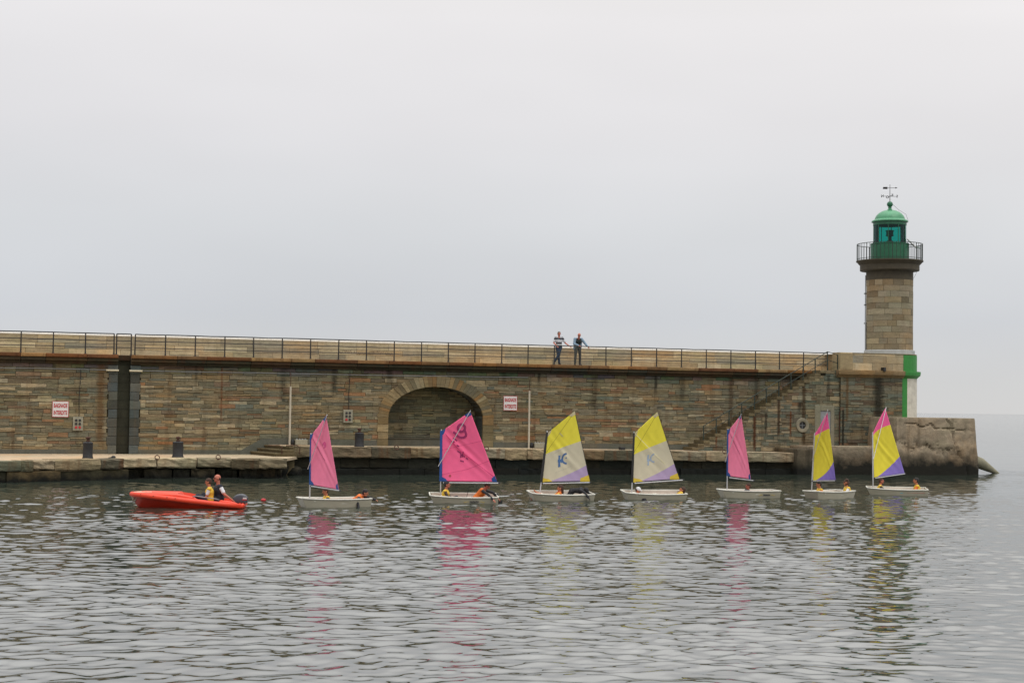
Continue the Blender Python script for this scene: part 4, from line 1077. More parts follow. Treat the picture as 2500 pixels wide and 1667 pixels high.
def bollard(px, py_base, w_px, h_px, z, label, chain=True):
    t, y = pz(px, py_base, z); s_ = FPX/(PM@Vector((t, y, z))).y; r = w_px/2/s_; h = h_px/s_
    o = thing('mooring_bollard', label, 'bollard', (t, y, z), True, group='iron bollards on the quay')
    mb = MB(); mb.lathe([(0, 0), (r*1.12, 0), (r*1.1, .04), (r, .08), (r*.98, h*.5), (r, h*.93), (r*1.03, h*.95), (r*1.03, h), (r*.8, h+.03), (0, h+.05)], (t, y, z), 24)
    shade_auto(mb.build('drum', M_bol, o), 35)
    mb = MB(); mb.lathe([(0, h+.03), (.09, h+.03), (.08, h+.1), (.05, h+.13), (.1, h+.17), (.11, h+.22), (.05, h+.26), (0, h+.26)], (t, y, z), 14); mb.build('knob', M_rust, o, smooth=True)
bollard(214, 1119.5, 24, 39, Z_LO, 'black iron bollard with rusty knob, left of the dark channel')
bollard(434, 1116.5, 26, 37, Z_LO, 'black iron bollard right of the dark channel, on the low quay')
bollard(877, 1090.5, 22, 33, z_up(tt(877)), 'black iron bollard on the raised quay left of the arched niche')
def ring(px, py, z, label):
    t, y = pz(px, py, z)
    o = thing('mooring_ring', label, 'mooring ring', (t, y, z), True, group='iron mooring rings along the quay edge')
    mb = MB(); Rr = .095; P = [(t+Rr*math.cos(a), y-.02+.05*math.sin(a), z+.08+Rr*math.sin(a)) for a in [2*math.pi*i/18 for i in range(18)]]; P.append(P[0])
    mb.tube(P, .02, 8); mb.build('ring', M_rust, o, smooth=True)
    mb = MB(); mb.frust((t, y-.02, z-.04), .045, (t, y-.02, z+.03), .035, 8); mb.build('eye_bolt', M_rust, o)
for px, py, z, lab in ((383.6, 1121, Z_LO, 'rusty mooring ring between the dark channel and the second bollard'),
                   (532.5, 1120, Z_LO, 'rusty mooring ring on the low quay right of the second bollard'),
                   (967.8, 1096.5, None, 'rusty mooring ring on the quay edge left of the big pink sail'),
                   (1188, 1099, None, 'rusty mooring ring on the quay edge under the right foot of the arch'),
                   (1768, 1106, None, 'rusty mooring ring behind the narrow pink sail by the stairs')):
    ring(px, py, z if z else z_up(tt(px)), lab)
t_, y_ = pz(1519, 1098, z_up(tt(1519)))
mb = MB(); mb.bbox(t_-.15, t_+.12, y_-.15, y_+.12, z_up(t_)-.02, z_up(t_)+.14, .02); mb.tube([(t_-.1, y_-.18, z_up(t_)+.05), (t_-.1, y_-.2, z_up(t_)-.1)], .02, 6)
tag(mb.build('cleat', M_black, None, org=(t_, y_, z_up(t_)), pier=True), 'small black mooring cleat on the raised quay edge between the yellow sails', 'cleat')
t_, y_ = pz(277, 1119, Z_LO)
mb = MB(); mb.ell((t_, y_, Z_LO+.05), (.1, .08, .08), 10, 6); mb.cap((t_-.2, y_, Z_LO+.02), .03, (t_, y_, Z_LO+.06), .035)
tag(mb.build('cleat', M_black, None, org=(t_, y_, Z_LO), pier=True, smooth=True), 'small dark iron cleat on the low quay right of the first bollard', 'cleat')
# rusty iron hooks hanging on the steps
t_, y_ = tU0, YF
for k, (dx, lab) in enumerate(((-.6, 'rusty bent ladder hook lying over the quay steps, the left one'), (.25, 'rusty ladder hook hanging over the corner of the raised quay'))):
    z = z_up(tU0); mb = MB(); mb.tube([(t_+dx-.5, y_+.1, z+.03), (t_+dx, y_-.02, z+.05), (t_+dx+.12, y_-.1, z-.05), (t_+dx+.12, y_-.1, z-.35)], .022, 6)
    tag(mb.build('iron_hook', M_rust, None, org=(t_+dx, y_, z), pier=True), lab, 'hook', 'iron hooks at the quay steps')

# ------------------------------------------------------------------ people
def basis(d):
    d = Vector(d).normalized(); a = d.orthogonal().normalized(); return d, a, d.cross(a)
def remesh(o, vs, sm=2):
    md = o.modifiers.new('skin', 'REMESH'); md.mode = 'VOXEL'; md.voxel_size = vs; md.use_smooth_shade = True
    if sm:
        m2 = o.modifiers.new('soft', 'SMOOTH'); m2.factor = .5; m2.iterations = sm
def hand(mb, el, ha, side, curl=.5, k=1.0):
    d = (Vector(ha)-Vector(el)).normalized(); up_ = Vector((0, 0, 1)); s_ = d.cross(up_)
    if s_.length < .1: s_ = Vector((0, 1, 0))
    s_.normalize(); n_ = s_.cross(d).normalized()
    p = Vector(ha)
    M = Matrix((d, s_, n_)).transposed()
    mb.ell(p+d*.045*k, (.05*k, .042*k, .018*k), 10, 6, M)
    for i, (o_, l) in enumerate(((-.03, .07), (-.01, .08), (.011, .076), (.031, .06))):
        a = p+d*.085*k+s_*o_*k; b = a+d*l*.5*k-n_*curl*.012*k; c = b+d*l*.4*k*(1-curl*.6)-n_*curl*.04*k
        mb.cap(a, .0095*k, b, .009*k, 6); mb.cap(b, .009*k, c, .0075*k, 6)
    a = p+d*.03*k+s_*(.035*side)*k; b = a+(d*.035+s_*.03*side-n_*.01)*k; c = b+(d*.03-n_*.01)*k
    mb.cap(a, .012*k, b, .011*k, 6); mb.cap(b, .011*k, c, .009*k, 6)
def person(label, head_w, rz, J, sc=1.0, hk=1.0, skin=M_skin, shirt=None, sleeves='long', trousers=None, vest=None, hair=('short', M_hairb), shoes=M_black, cap=None, glasses=False, tilt=0.0, gloves=None, group=None, jacket=None, sleeve_mat=None):
    # J: joints in metres for a 1.75 m adult, x forward, y left
    J = {k: Vector(v)*sc for k, v in J.items()}
    R3 = Matrix.Rotation(rz, 3, 'Z')
    base = Vector(head_w)-R3@J['head'] if head_w is not None else None
    o = thing('person', label, 'person', tuple(base), rz=rz, group=group)
    k = sc; hs = k*hk
    hd = J['head']; hdM = Matrix.Rotation(tilt, 3, 'Y') @ Matrix.Rotation(J.get('yaw', Vector((0, 0, 0))).z/sc, 3, 'Z')
    mb = MB()
    def tors(mb, r=1.0, z0=0.0, z1=1.0):
        P, Cc = J['pelvis'], J['chest']; a = P.lerp(Cc, z0); b = P.lerp(Cc, z1)
        mid = a.lerp(b, .5)
        for s_ in (-1, 1):
            mb.cap(a+Vector((0, .055*s_, 0))*k, .108*k*r, mid+Vector((0, .05*s_, 0))*k, .1*k*r); mb.cap(mid+Vector((0, .05*s_, 0))*k, .1*k*r, b+Vector((0, .075*s_, -.03))*k, .112*k*r)
    tors(mb)
    for s_ in ('l', 'r'):
        sg = 1 if s_ == 'l' else -1
        mb.cap(J['chest']+Vector((0, .03*sg, .06))*k, .075*k, J['sh_'+s_], .06*k)
        mb.cap(J['sh_'+s_], .052*k, J['el_'+s_], .04*k); mb.cap(J['el_'+s_], .04*k, J['ha_'+s_], .027*k)
        hand(mb, J['el_'+s_], J['ha_'+s_], -sg, J.get('curl', Vector((.5, 0, 0))).x/sc, k)
        mb.cap(J['hip_'+s_], .088*k, J['kn_'+s_], .058*k); mb.cap(J['kn_'+s_], .058*k, J['an_'+s_], .04*k)
        mb.cap(J['an_'+s_]-Vector((.02, 0, .02))*k, .038*k, J['toe_'+s_], .03*k)
    mb.cap(J['chest']+Vector((0, 0, .05))*k, .07*k, J['neck'], .055*k); mb.cap(J['neck'], .055*k, hd+hdM@Vector((-.02, 0, -.04))*hs, .055*hs)
    mb.ell(hd+hdM@Vector((-.008, 0, .02))*hs, (.098*hs, .076*hs, .095*hs), 16, 12, hdM)
    mb.ell(hd+hdM@Vector((.02, 0, -.045))*hs, (.068*hs, .055*hs, .068*hs), 14, 10, hdM)
    mb.cap(hd+hdM@Vector((.088, 0, .012))*hs, .009*hs, hd+hdM@Vector((.108, 0, -.018))*hs, .014*hs, 8)
    mb.ell(hd+hdM@Vector((.078, 0, -.055))*hs, (.012*hs, .024*hs, .008*hs), 8, 6, hdM)
    mb.ell(hd+hdM@Vector((.066, 0, -.088))*hs, (.022*hs, .024*hs, .018*hs), 8, 6, hdM)
    for sg in (-1, 1): mb.ell(hd+hdM@Vector((-.005, .077*sg, -.01))*hs, (.02*hs, .009*hs, .03*hs), 8, 6, hdM)
    b = mb.build('body', skin, o, org=(0, 0, 0)); remesh(b, .009*max(sc, .8), 1)
    mb = MB()
    for sg in (-1, 1):
        if glasses: mb.ell(hd+hdM@Vector((.088, .03*sg, .015))*hs, (.012*hs, .026*hs, .018*hs), 10, 6, hdM)
        else: mb.ell(hd+hdM@Vector((.083, .03*sg, .012))*hs, (.008*hs, .013*hs, .008*hs), 8, 6, hdM)
    mb.build('sunglasses' if glasses else 'eyes', M_black if glasses else M_eye, o, org=(0, 0, 0), smooth=True)
    if hair:
        mb = MB(); kind, hm = hair
        if kind == 'bald':
            mb.ell(hd+hdM@Vector((-.03, 0, -.005))*hs, (.08*hs, .081*hs, .05*hs), 14, 10, hdM)
        else:
            mb.ell(hd+hdM@Vector((-.02, 0, .04))*hs, (.102*hs, .084*hs, .09*hs), 16, 12, hdM)
            mb.ell(hd+hdM@Vector((-.045, 0, -.005))*hs, (.072*hs, .08*hs, .085*hs), 16, 12, hdM)
            if kind == 'long':
                mb.cap(hd+hdM@Vector((-.06, 0, 0))*hs, .07*hs, hd+hdM@Vector((-.09, 0, -.16))*hs, .045*hs)
            if kind == 'curly':
                rg = random.Random(4)
                for _ in range(26):
                    v = Vector((rg.uniform(-1, .25), rg.uniform(-1, 1), rg.uniform(-.7, 1))).normalized(); mb.ell(hd+hdM@Vector((v.x*.105-.02, v.y*.095, v.z*.11+.02))*hs, (.035*hs,)*3, 8, 6)
        h_ = mb.build('hair', hm, o, org=(0, 0, 0)); remesh(h_, .009*max(sc, .8), 0)
    if cap:
        mb = MB(); mb.ell(hd+hdM@Vector((-.01, 0, .05))*hs, (.112*hs, .092*hs, .088*hs), 16, 12, hdM); mb.ell(hd+hdM@Vector((.09, 0, .05))*hs, (.07*hs, .07*hs, .012*hs), 12, 6, hdM)
        c_ = mb.build('cap', cap, o, org=(0, 0, 0)); remesh(c_, .009, 1)
    def clothes(name, m_, rt_, arms, vr=1.12, z0=0, ext=None):
        mb = MB(); tors(mb, rt_, z0)
        for s_ in ('l', 'r'):
            sg = 1 if s_ == 'l' else -1
            mb.cap(J['chest']+Vector((0, .03*sg, .05))*k, .085*k*vr/1.1, J['sh_'+s_], .068*k*vr/1.1)
            if arms:
                e = J['el_'+s_]; h = J['ha_'+s_]
                if arms == 'short': e = J['sh_'+s_].lerp(e, .7); mb.cap(J['sh_'+s_], .066*k, e, .06*k)
                else:
                    mb.cap(J['sh_'+s_], .064*k*vr/1.1, e, .052*k*vr/1.1); mb.cap(e, .052*k*vr/1.1, e.lerp(h, .92), .04*k*vr/1.1)
        if ext: ext(mb)
        c_ = mb.build(name, m_, o, org=(0, 0, 0)); remesh(c_, .012*max(sc, .7), 1); return c_
    if shirt: clothes('shirt', shirt, 1.1, sleeves)
    if jacket:
        def ext(mb):
            for s_ in (-1, 1): mb.cap(J['pelvis']+Vector((-.02, .1*s_, .05))*k, .1*k, J['pelvis']+Vector((-.02, .12*s_, -.12))*k, .1*k)
        # jacket is open: two halves either side of the shirt front
        mb = MB()
        for s_, q in ((1, 'l'), (-1, 'r')):
            mb.cap(J['chest']+Vector((-.03, .1*s_, 0))*k, .125*k, J['pelvis']+Vector((-.02, .125*s_, -.1))*k, .105*k)
            mb.cap(J['chest']+Vector((-.02, .06*s_, .07))*k, .085*k, J['sh_'+q], .078*k)
            mb.cap(J['sh_'+q], .076*k, J['el_'+q], .064*k); mb.cap(J['el_'+q], .064*k, J['el_'+q].lerp(J['ha_'+q], .93), .05*k)
        mb.cap(J['chest']+Vector((-.08, 0, .02))*k, .11*k, J['pelvis']+Vector((-.08, 0, -.08))*k, .11*k)
        c_ = mb.build('jacket', jacket, o, org=(0, 0, 0)); remesh(c_, .013, 1)
    if vest: clothes('life_vest', vest, 1.32, None, 1.25, .15)
    if trousers:
        mb = MB(); P = J['pelvis']; mb.cap(P+Vector((0, -.06, 0))*k, .12*k, P+Vector((0, .06, 0))*k, .12*k)
        for s_ in ('l', 'r'): mb.cap(J['hip_'+s_], .105*k, J['kn_'+s_], .074*k); mb.cap(J['kn_'+s_], .074*k, J['kn_'+s_].lerp(J['an_'+s_], .93), .058*k)
        c_ = mb.build('trousers', trousers, o, org=(0, 0, 0)); remesh(c_, .012*max(sc, .7), 1)
    if shoes:
        mb = MB()
        for s_ in ('l', 'r'): mb.cap(J['an_'+s_]-Vector((.035, 0, .03))*k, .045*k, J['toe_'+s_], .04*k)
        c_ = mb.build('shoes', shoes, o, org=(0, 0, 0)); remesh(c_, .012*max(sc, .8), 1)
    if gloves:
        for s_ in gloves:
            mb = MB(); d = (J['ha_'+s_]-J['el_'+s_]).normalized(); mb.cap(J['el_'+s_], .055*k, J['ha_'+s_]+d*.03*k, .05*k); c_ = mb.build('wet_sleeve', M_dkcl, o, org=(0, 0, 0)); remesh(c_, .01, 1)
    return o
def sym(d):
    o = {}
    for k, v in d.items():
        if k.endswith('_'): o[k+'l'] = v; o[k+'r'] = (v[0], -v[1], v[2])
        else: o[k] = v
    return o
SIT = sym({'pelvis': (0, 0, .1), 'chest': (.02, 0, .45), 'neck': (.04, 0, .6), 'head': (.07, 0, .76), 'sh_': (.02, .18, .52), 'el_': (.14, .23, .28), 'ha_': (.34, .16, .22),
           'hip_': (.04, .1, .08), 'kn_': (.42, .15, .28), 'an_': (.68, .12, .04), 'toe_': (.82, .13, .02)})
def mod(J, **kw): J = dict(J); J.update(kw); return J

# ------------------------------------------------------------------ sails
def sail_mat(name, cols, lines, trans=.18, marks=None):
    # cols: colours from the head down; lines: (v at luff, v at leech) seams
    m = bpy.data.materials.new(name); m.use_nodes = True; t = NT(m.node_tree)
    uv = t.n('ShaderNodeUVMap', uv_map='UVMap'); sp = t.n('ShaderNodeSeparateXYZ', {0: uv})
    c = t.n('ShaderNodeRGB'); c.outputs[0].default_value = srgb(*cols[0])
    for (v0, v1), col in zip(lines, cols[1:]):
        line = t.math('ADD', t.math('MULTIPLY', (sp, 'X'), v1-v0), v0)
        k = t.math('LESS_THAN', (sp, 'Y'), line); c = t.mix(k, c, srgb(*col))
    n1 = t.n('ShaderNodeTexNoise', {'Vector': t.n('ShaderNodeMapping', {'Vector': uv, 'Scale': (3, 3, 1), 'Rotation': (0, 0, .6)}), 'Scale': 2.0, 'Detail': 4.0})
    c = t.mix(1.0, c, t.ramp(n1, [(.3, g(.93)), (.7, g(1.05))]), 'MULTIPLY')
    d = t.n('ShaderNodeBsdfDiffuse', {'Color': c}); tr = t.n('ShaderNodeBsdfTranslucent', {'Color': c})
    mx = t.n('ShaderNodeMixShader', {0: trans, 1: d, 2: tr})
    t.n('ShaderNodeOutputMaterial', {'Surface': mx}); return m
PINK = (255, 118, 162)
S_pink = sail_mat('sail_pink', [PINK], [])
S_pale = sail_mat('sail_faded_pink', [(255, 148, 180)], [])
S_cream = sail_mat('sail_yellow_cream_lilac', [(236, 224, 84), (210, 202, 178), (184, 164, 198)], [(.56, .575), (-.032, .23)])
S_tri = sail_mat('sail_pink_yellow_purple', [(248, 112, 168), (236, 222, 80), (146, 128, 204)], [(.95, .75), (-.03, .265)])

class Sail:
    def __init__(s, px_m, Y, beta, toward, throat, tack, peak, clew, belly=.07, seed=0):
        # vertical plane through the mast; beta = angle from the image plane, toward=+1 if the clew swings to the camera
        b = R(beta); s.dir = Vector((math.cos(b), -toward*math.sin(b), 0)); s.nrm = Vector((0, 0, 1)).cross(s.dir)
        s.o = at_y(px_m[0], px_m[1], Y)
        s.c = [s.hit(*p) for p in (tack, clew, peak, throat)]; s.belly = belly; s.seed = seed
        s.side = 1 if s.nrm.y < 0 else -1    # normal facing the camera
    def hit(s, px, py):
        d = ray(px, py); k = (s.o-CP).dot(s.nrm)/d.dot(s.nrm); return CP+d*k
    def at(s, u, v, off=0.0):
        A, B, C_, D = s.c; p = (A*(1-u)+B*u)*(1-v)+(D*(1-u)+C_*u)*v
        leech = math.sin(math.pi*v)*.02*u
        bl = s.belly*math.sin(math.pi*min(1, u**.8))*(math.sin(math.pi*(.12+.8*v)))*1.2
        # creases running from the throat to the clew
        dg = (u-(1-v)); cr = .018*math.exp(-(dg/.05)**2)-.012*math.exp(-((dg-.13)/.05)**2)+.008*math.sin(dg*30+s.seed)*math.exp(-(dg/.3)**2)
        cr += .006*math.sin(v*40+s.seed)*math.exp(-u/.06)
        return p+s.nrm*s.side*(-bl+cr*1.1*math.sin(math.pi*u)+off)
    def mesh(s, name, m, parent, nu=40, nv=60):
        vs = [s.at(i/nu, j/nv) for j in range(nv+1) for i in range(nu+1)]
        W_ = parent.matrix_world.inverted(); vs = [W_@p for p in vs]
        n_ = (W_.to_3x3()@s.nrm)*.002
        k = nu+1; F = [(j*k+i, j*k+i+1, (j+1)*k+i+1, (j+1)*k+i) for j in range(nv) for i in range(nu)]
        me = bpy.data.meshes.new(name); me.from_pydata([tuple(p) for p in vs], [], F); me.materials.append(m)
        uvl = me.uv_layers.new(name='UVMap'); uvs = [(i/nu, j/nv) for j in range(nv+1) for i in range(nu+1)]
        for lp, li in zip(me.loops, range(len(me.loops))): uvl.data[li].uv = uvs[lp.vertex_index]
        me.polygons.foreach_set('use_smooth', [True]*len(F)); me.update()
        o = bpy.data.objects.new(name, me); COL.objects.link(o); o.parent = parent
        md = o.modifiers.new('cloth', 'SOLIDIFY'); md.thickness = .003
        return o
    def patch(s, name, polys, m, parent, off=.006):
        # polys: lists of (u, v); laid on the cloth
        W_ = s.W; mb = MB()
        for P in polys:
            cu = sum(p[0] for p in P)/len(P); cv = sum(p[1] for p in P)/len(P)
            pts = [W_@s.at(u, v, off) for u, v in P]; ctr = W_@s.at(cu, cv, off)
            n = len(P); mb.add([tuple(p) for p in pts]+[tuple(ctr)], [(i, (i+1) % n, n) for i in range(n)])
        return mb.build(name, m, parent, org=(0, 0, 0))
    def px2uv(s, px, py):
        Ci = CR.transposed(); u, v = .5, .4
        def pr(u, v):
            q = Ci@(s.at(u, v)-CP); return 1250+q.x/-q.z*FPX, 833.5-q.y/-q.z*FPX
        for _ in range(12):
            a, b = pr(u, v); a1, b1_ = pr(u+.01, v); a2, b2_ = pr(u, v+.01)
            J = ((a1-a)/.01, (a2-a)/.01, (b1_-b)/.01, (b2_-b)/.01); D = J[0]*J[3]-J[1]*J[2]
            ex, ey = px-a, py-b; u += .8*(ex*J[3]-ey*J[1])/D; v += .8*(ey*J[0]-ex*J[2])/D
            u = min(1, max(0, u)); v = min(1, max(0, v))
        return (u, v)
    def z(s, ox, oy, k, pts): return [s.px2uv(ox+x/k, oy+y/k) for x, y in pts]
    def strip(s, name, line, wid, m, parent, off=.007):
        polys = []
        for (a, b) in zip(line[:-1], line[1:]):
            # width measured in metres
            pa, pb = s.at(*a), s.at(*b); d = (pb-pa).normalized(); n_ = s.nrm.cross(d)*wid/2
            polys.append([pa+n_, pb+n_, pb-n_, pa-n_])
        W_ = s.W; mb = MB()
        for P in polys: mb.add([tuple(W_@(p+s.nrm*s.side*off)) for p in P], [(0, 1, 2, 3)])
        return mb.build(name, m, parent, org=(0, 0, 0))

# ------------------------------------------------------------------ dinghies
def dinghy(cx, wl, theta, length, label, heel=0.0, zoff=-.05, group='small sailing dinghies towed in a line'):
    p = at_z(cx, wl, 0.0); Y = p.y+.42*math.cos(R(theta)); P = at_y(cx, wl, Y); P.z = zoff
    o = thing('sailing_dinghy', label, 'sailing dinghy', (P.x, P.y, zoff), rz=R(theta), group=group)
    o.rotation_euler = (0, 0, R(theta)); o.rotation_euler = (Matrix.Rotation(R(theta), 3, 'Z') @ Matrix.Rotation(R(heel), 3, 'X')).to_euler()
    bpy.context.view_layer.update()
    k = length/2.3
    # x: -1.15 bow ... 1.15 stern.  gunwale half beam, chine half beam, gunwale z, chine z, keel z
    ST = [(-1.15, .335, .26, .345, .06, .045), (-1.0, .395, .30, .335, .02, .0), (-.8, .435, .33, .325, -.01, -.035), (-.45, .51, .40, .312, -.05, -.08), (0, .55, .44, .305, -.075, -.105),
          (.45, .555, .445, .305, -.06, -.09), (.8, .53, .42, .31, -.02, -.05), (1.15, .475, .375, .315, .03, .005)]
    rake = .13
    mb = MB(); pts = []
    for (x, bg, bc, zg, zc, zk) in ST:
        ex = rake if x == -1.15 else 0
        row = [(x, -bg, zg), (x+ex*.5, -(bg*.45+bc*.55)-.012, (zg+zc)/2), (x+ex, -bc, zc), (x+ex*1.1, 0, zk), (x+ex, bc, zc), (x+ex*.5, (bg*.45+bc*.55)+.012, (zg+zc)/2), (x, bg, zg)]
        pts += [(a*k, b*k, c) for a, b, c in row]
    n = len(ST); F = [(i*7+j, (i+1)*7+j, (i+1)*7+j+1, i*7+j+1) for i in range(n-1) for j in range(6)]
    F += [tuple(range(0, 7)), tuple((n-1)*7+j for j in range(6, -1, -1))]
    mb.add(pts, F); h = mb.build('hull', M_hull, o, org=(0, 0, 0)); shade_auto(h, 28)
    mb = MB(); pts = []
    for (x, bg, bc, zg, zc, zk) in ST:
        xx = max(-1.09, min(1.11, x)); fl = .05
        row = [(xx, -bg+.03, zg-.005), (xx+(.07 if x == -1.15 else 0), -bc+.02, fl+.03), (xx+(.08 if x == -1.15 else 0), 0, fl+.02), (xx+(.07 if x == -1.15 else 0), bc-.02, fl+.03), (xx, bg-.03, zg-.005)]
        pts += [(a*k, b*k, c) for a, b, c in row]
    F = [(i*5+j+1, (i+1)*5+j+1, (i+1)*5+j, i*5+j) for i in range(n-1) for j in range(4)]+[(4, 3, 2, 1, 0), tuple((n-1)*5+j for j in range(5))]
    mb.add(pts, F); i_ = mb.build('inner_shell', M_hullin, o, org=(0, 0, 0)); shade_auto(i_, 28)
    mb = MB(); ln = [(x*k, -bg*k, zg) for (x, bg, bc, zg, zc, zk) in ST]+[(x*k, bg*k, zg) for (x, bg, bc, zg, zc, zk) in ST[::-1]]; ln.append(ln[0])
    mb.tube(ln, .026, 8); mb.build('gunwale', M_rim, o, org=(0, 0, 0), smooth=True)
    mb = MB(); mb.box(-.78*k, -.6*k, -.43, .43, .24, .27); mb.box(.12*k, .30*k, -.52, .52, .17, .2); mb.build('thwart', M_rim, o, org=(0, 0, 0))
    mb = MB(); mb.box(.14*k, .2*k, -.02, .02, -.03, .26); mb.build('centreboard_case', M_rim, o, org=(0, 0, 0))
    return o, P
def rig(o, mast_px, Y, S, sail_m, sleeve_m, boom_px, sprit_px, mast_r=.022, luff_w=.05, sprit_front=True, tie=True):
    W_ = o.matrix_world.inverted(); S.W = W_; mt, mbm = mast_px
    def T(p): return tuple(W_@p)
    top = S.hit(*mt); bot = S.hit(*mbm); d = (top-bot).normalized()
    fr = S.nrm*S.side
    mb = MB(); mb.frust(T(bot-d*.28), mast_r, T(top+d*.03), mast_r*.9, 12); ms = mb.build('mast', M_alu, o, org=(0, 0, 0), smooth=False)
    sl = S.mesh('sail', sail_m, o)
    A, D = S.c[0], S.c[3]
    az = bot+(top-bot)*((A.z-bot.z)/(top.z-bot.z)); dz_ = bot+(top-bot)*((D.z-bot.z)/(top.z-bot.z)); mb = MB(); mb.frust(T(az), max(luff_w/2, mast_r+.006), T(dz_+d*.02), max(luff_w/2*.85, mast_r+.005), 10); mb.build('luff_sleeve', sleeve_m, sl, org=(0, 0, 0))
    if boom_px:
        a, b = S.hit(*boom_px[0]), S.hit(*boom_px[1]); mb = MB(); mb.frust(T(a), .019, T(b), .019, 10); bm = mb.build('boom', M_alu, o, org=(0, 0, 0))
        mb = MB(); dd = (b-a).normalized(); mb.frust(T(b-dd*.02), .025, T(b+dd*.04), .023, 10); mb.build('boom_end_cap', M_black, bm, org=(0, 0, 0)); mb = MB(); mb.frust(T(a-dd*.03), .027, T(a+dd*.03), .025, 10); mb.build('boom_fitting', M_black, bm, org=(0, 0, 0))
    if sprit_px:
        a, b = S.hit(*sprit_px[0]), S.hit(*sprit_px[1]); off = fr*(.05 if sprit_front else -.05)
        mb = MB(); mb.frust(T(a+off), .014, T(b+off*.4), .013, 8); mb.build('sprit', M_alu, o, org=(0, 0, 0))
    return sl
def corners(S, sl, m, sz=.09, which=(0, 1, 2, 3)):
    a = sz
    if 3 in which: S.patch('corner_patch', [[(0, .9), (0, 1), (a*1.6, 1), (a*.9, .93)]], m, sl)
    if 2 in which: S.patch('corner_patch', [[(1, .95), (1, 1), (.8, 1), (.86, .955)]], m, sl)
    if 0 in which: S.patch('corner_patch', [[(0, 0), (a*1.2, 0), (a*.8, .05), (0, .09)]], m, sl)
    if 1 in which: S.patch('corner_patch', [[(1, 0), (1, .09), (1-a*.9, .05), (1-a*1.0, 0)]], m, sl)
def arc(cu, cv, ru, rv, a0, a1, n=14): return [(cu+ru*math.cos(a0+(a1-a0)*i/n), cv+rv*math.sin(a0+(a1-a0)*i/n)) for i in range(n+1)]
M_markd = mat('sail_print_crease_shade', (150, 44, 96), .8)
M_markb = mat('sail_print_blue', (70, 104, 150), .8)
M_markf = mat('sail_print_faded', (150, 166, 186), .8)
M_markt = mat('sail_print_grey', (176, 172, 160), .8)
M_yp = mat('yellow_patch', (206, 180, 60), .8)
M_gp = mat('grey_patch', (188, 176, 140), .8)
M_seam = mat('sail_seam_and_fold_shade', (176, 44, 96), .8)
M_seamy = mat('sail_seam_yellow', (150, 142, 40), .8)
M_crease = mat('sail_crease_highlight', (222, 214, 170), .8)  # pale colour for light painted along a sail crease

def head_at(px, py, Y): return at_y(px, py, Y)

# --- 1: leading pink dinghy
o1, P1 = dinghy(814, 1238, 24, 2.3, heel=0, label='cream dinghy with a narrow pink sail, first behind the orange motorboat')
Ym = P1.y-.3
S = Sail((757.5, 1200), Ym, 60, 1, (759, 1062), (759, 1183), (796, 1015), (827, 1195), .06, 1)
sl = rig(o1, ((759, 1059), (756, 1217)), Ym, S, S_pale, M_blue, ((759.5, 1186.5), (830, 1197.5)), ((755, 1145), (800, 1012.5)))
corners(S, sl, M_blue)
S.strip('crease_shade', [(.1, .9), (.4, .55), (.6, .42)], .012, M_markd, sl)  # thin dark strip paints the crease's shade onto the cloth
S.patch('sail_mark', [arc(.62, .66, .11, .05, 0, 6.283, 16)], mat('faint_mark', (224, 84, 142), .8), sl, .004)
# --- 2: big pink sail
o2, P2 = dinghy(1131, 1229, 6, 2.32, heel=5, label='white dinghy under the big full pink sail, second in the line')
Ym = P2.y
S = Sail((1077, 1200), Ym, 12, 1, (1078, 1052.5), (1078, 1174), (1148, 1004), (1214, 1176), .10, 2)
sl = rig(o2, ((1077.5, 1050), (1075.5, 1204)), Ym, S, S_pink, M_blue, ((1080, 1178), (1218, 1179)), ((1070.8, 1138), (1149.5, 1001.5)), luff_w=.10)
corners(S, sl, M_blue, .09)
ZZ = lambda p: S.z(880, 880, 3.92, p)
S.strip('sail_emblem', ZZ([(967+34*math.cos(a), 645+36*math.sin(a)) for a in [6.2832*i/20 for i in range(21)]]), .085, M_markd, sl)
S.strip('sail_emblem', ZZ([(998, 668), (1008, 690), (1014, 712), (1004, 728), (980, 738), (955, 736), (932, 724), (918, 706), (902, 690), (888, 684)]), .08, M_markd, sl, .009)
S.strip('sail_number', ZZ([(884, 742), (905, 752), (926, 768)]), .05, M_markd, sl); S.strip('sail_number', ZZ([(888, 772), (900, 782)]), .05, M_markd, sl); S.strip('sail_number', ZZ([(922, 808), (945, 822)]), .045, M_markd, sl)
for P_ in ([(926, 864), (962, 884)], [(962, 884), (958, 930)], [(962, 900), (1000, 922)], [(985, 872), (972, 925)], [(955, 956), (990, 966)], [(1010, 930), (1030, 945)]): S.strip('sail_number', ZZ(P_), .042, M_markd, sl)
S.strip('sail_seam_and_fold_shade', [(0, .62), (1, .58)], .008, M_seam, sl); S.strip('sail_seam_and_fold_shade', [(0, .13), (.5, .2), (1, .30)], .008, M_seam, sl)
S.strip('sail_seam_and_fold_shade', [(.12, .9), (.40, .55), (1, .05)], .02, mat('sail_fold_shade', (216, 50, 112), .8), sl)  # darker strip paints the shade of a fold, not a sewn seam
S.patch('sail_badge', [arc(.155, .1, .025, .022, 0, 6.283, 14)], mat('badge', (180, 76, 84), .8), sl)
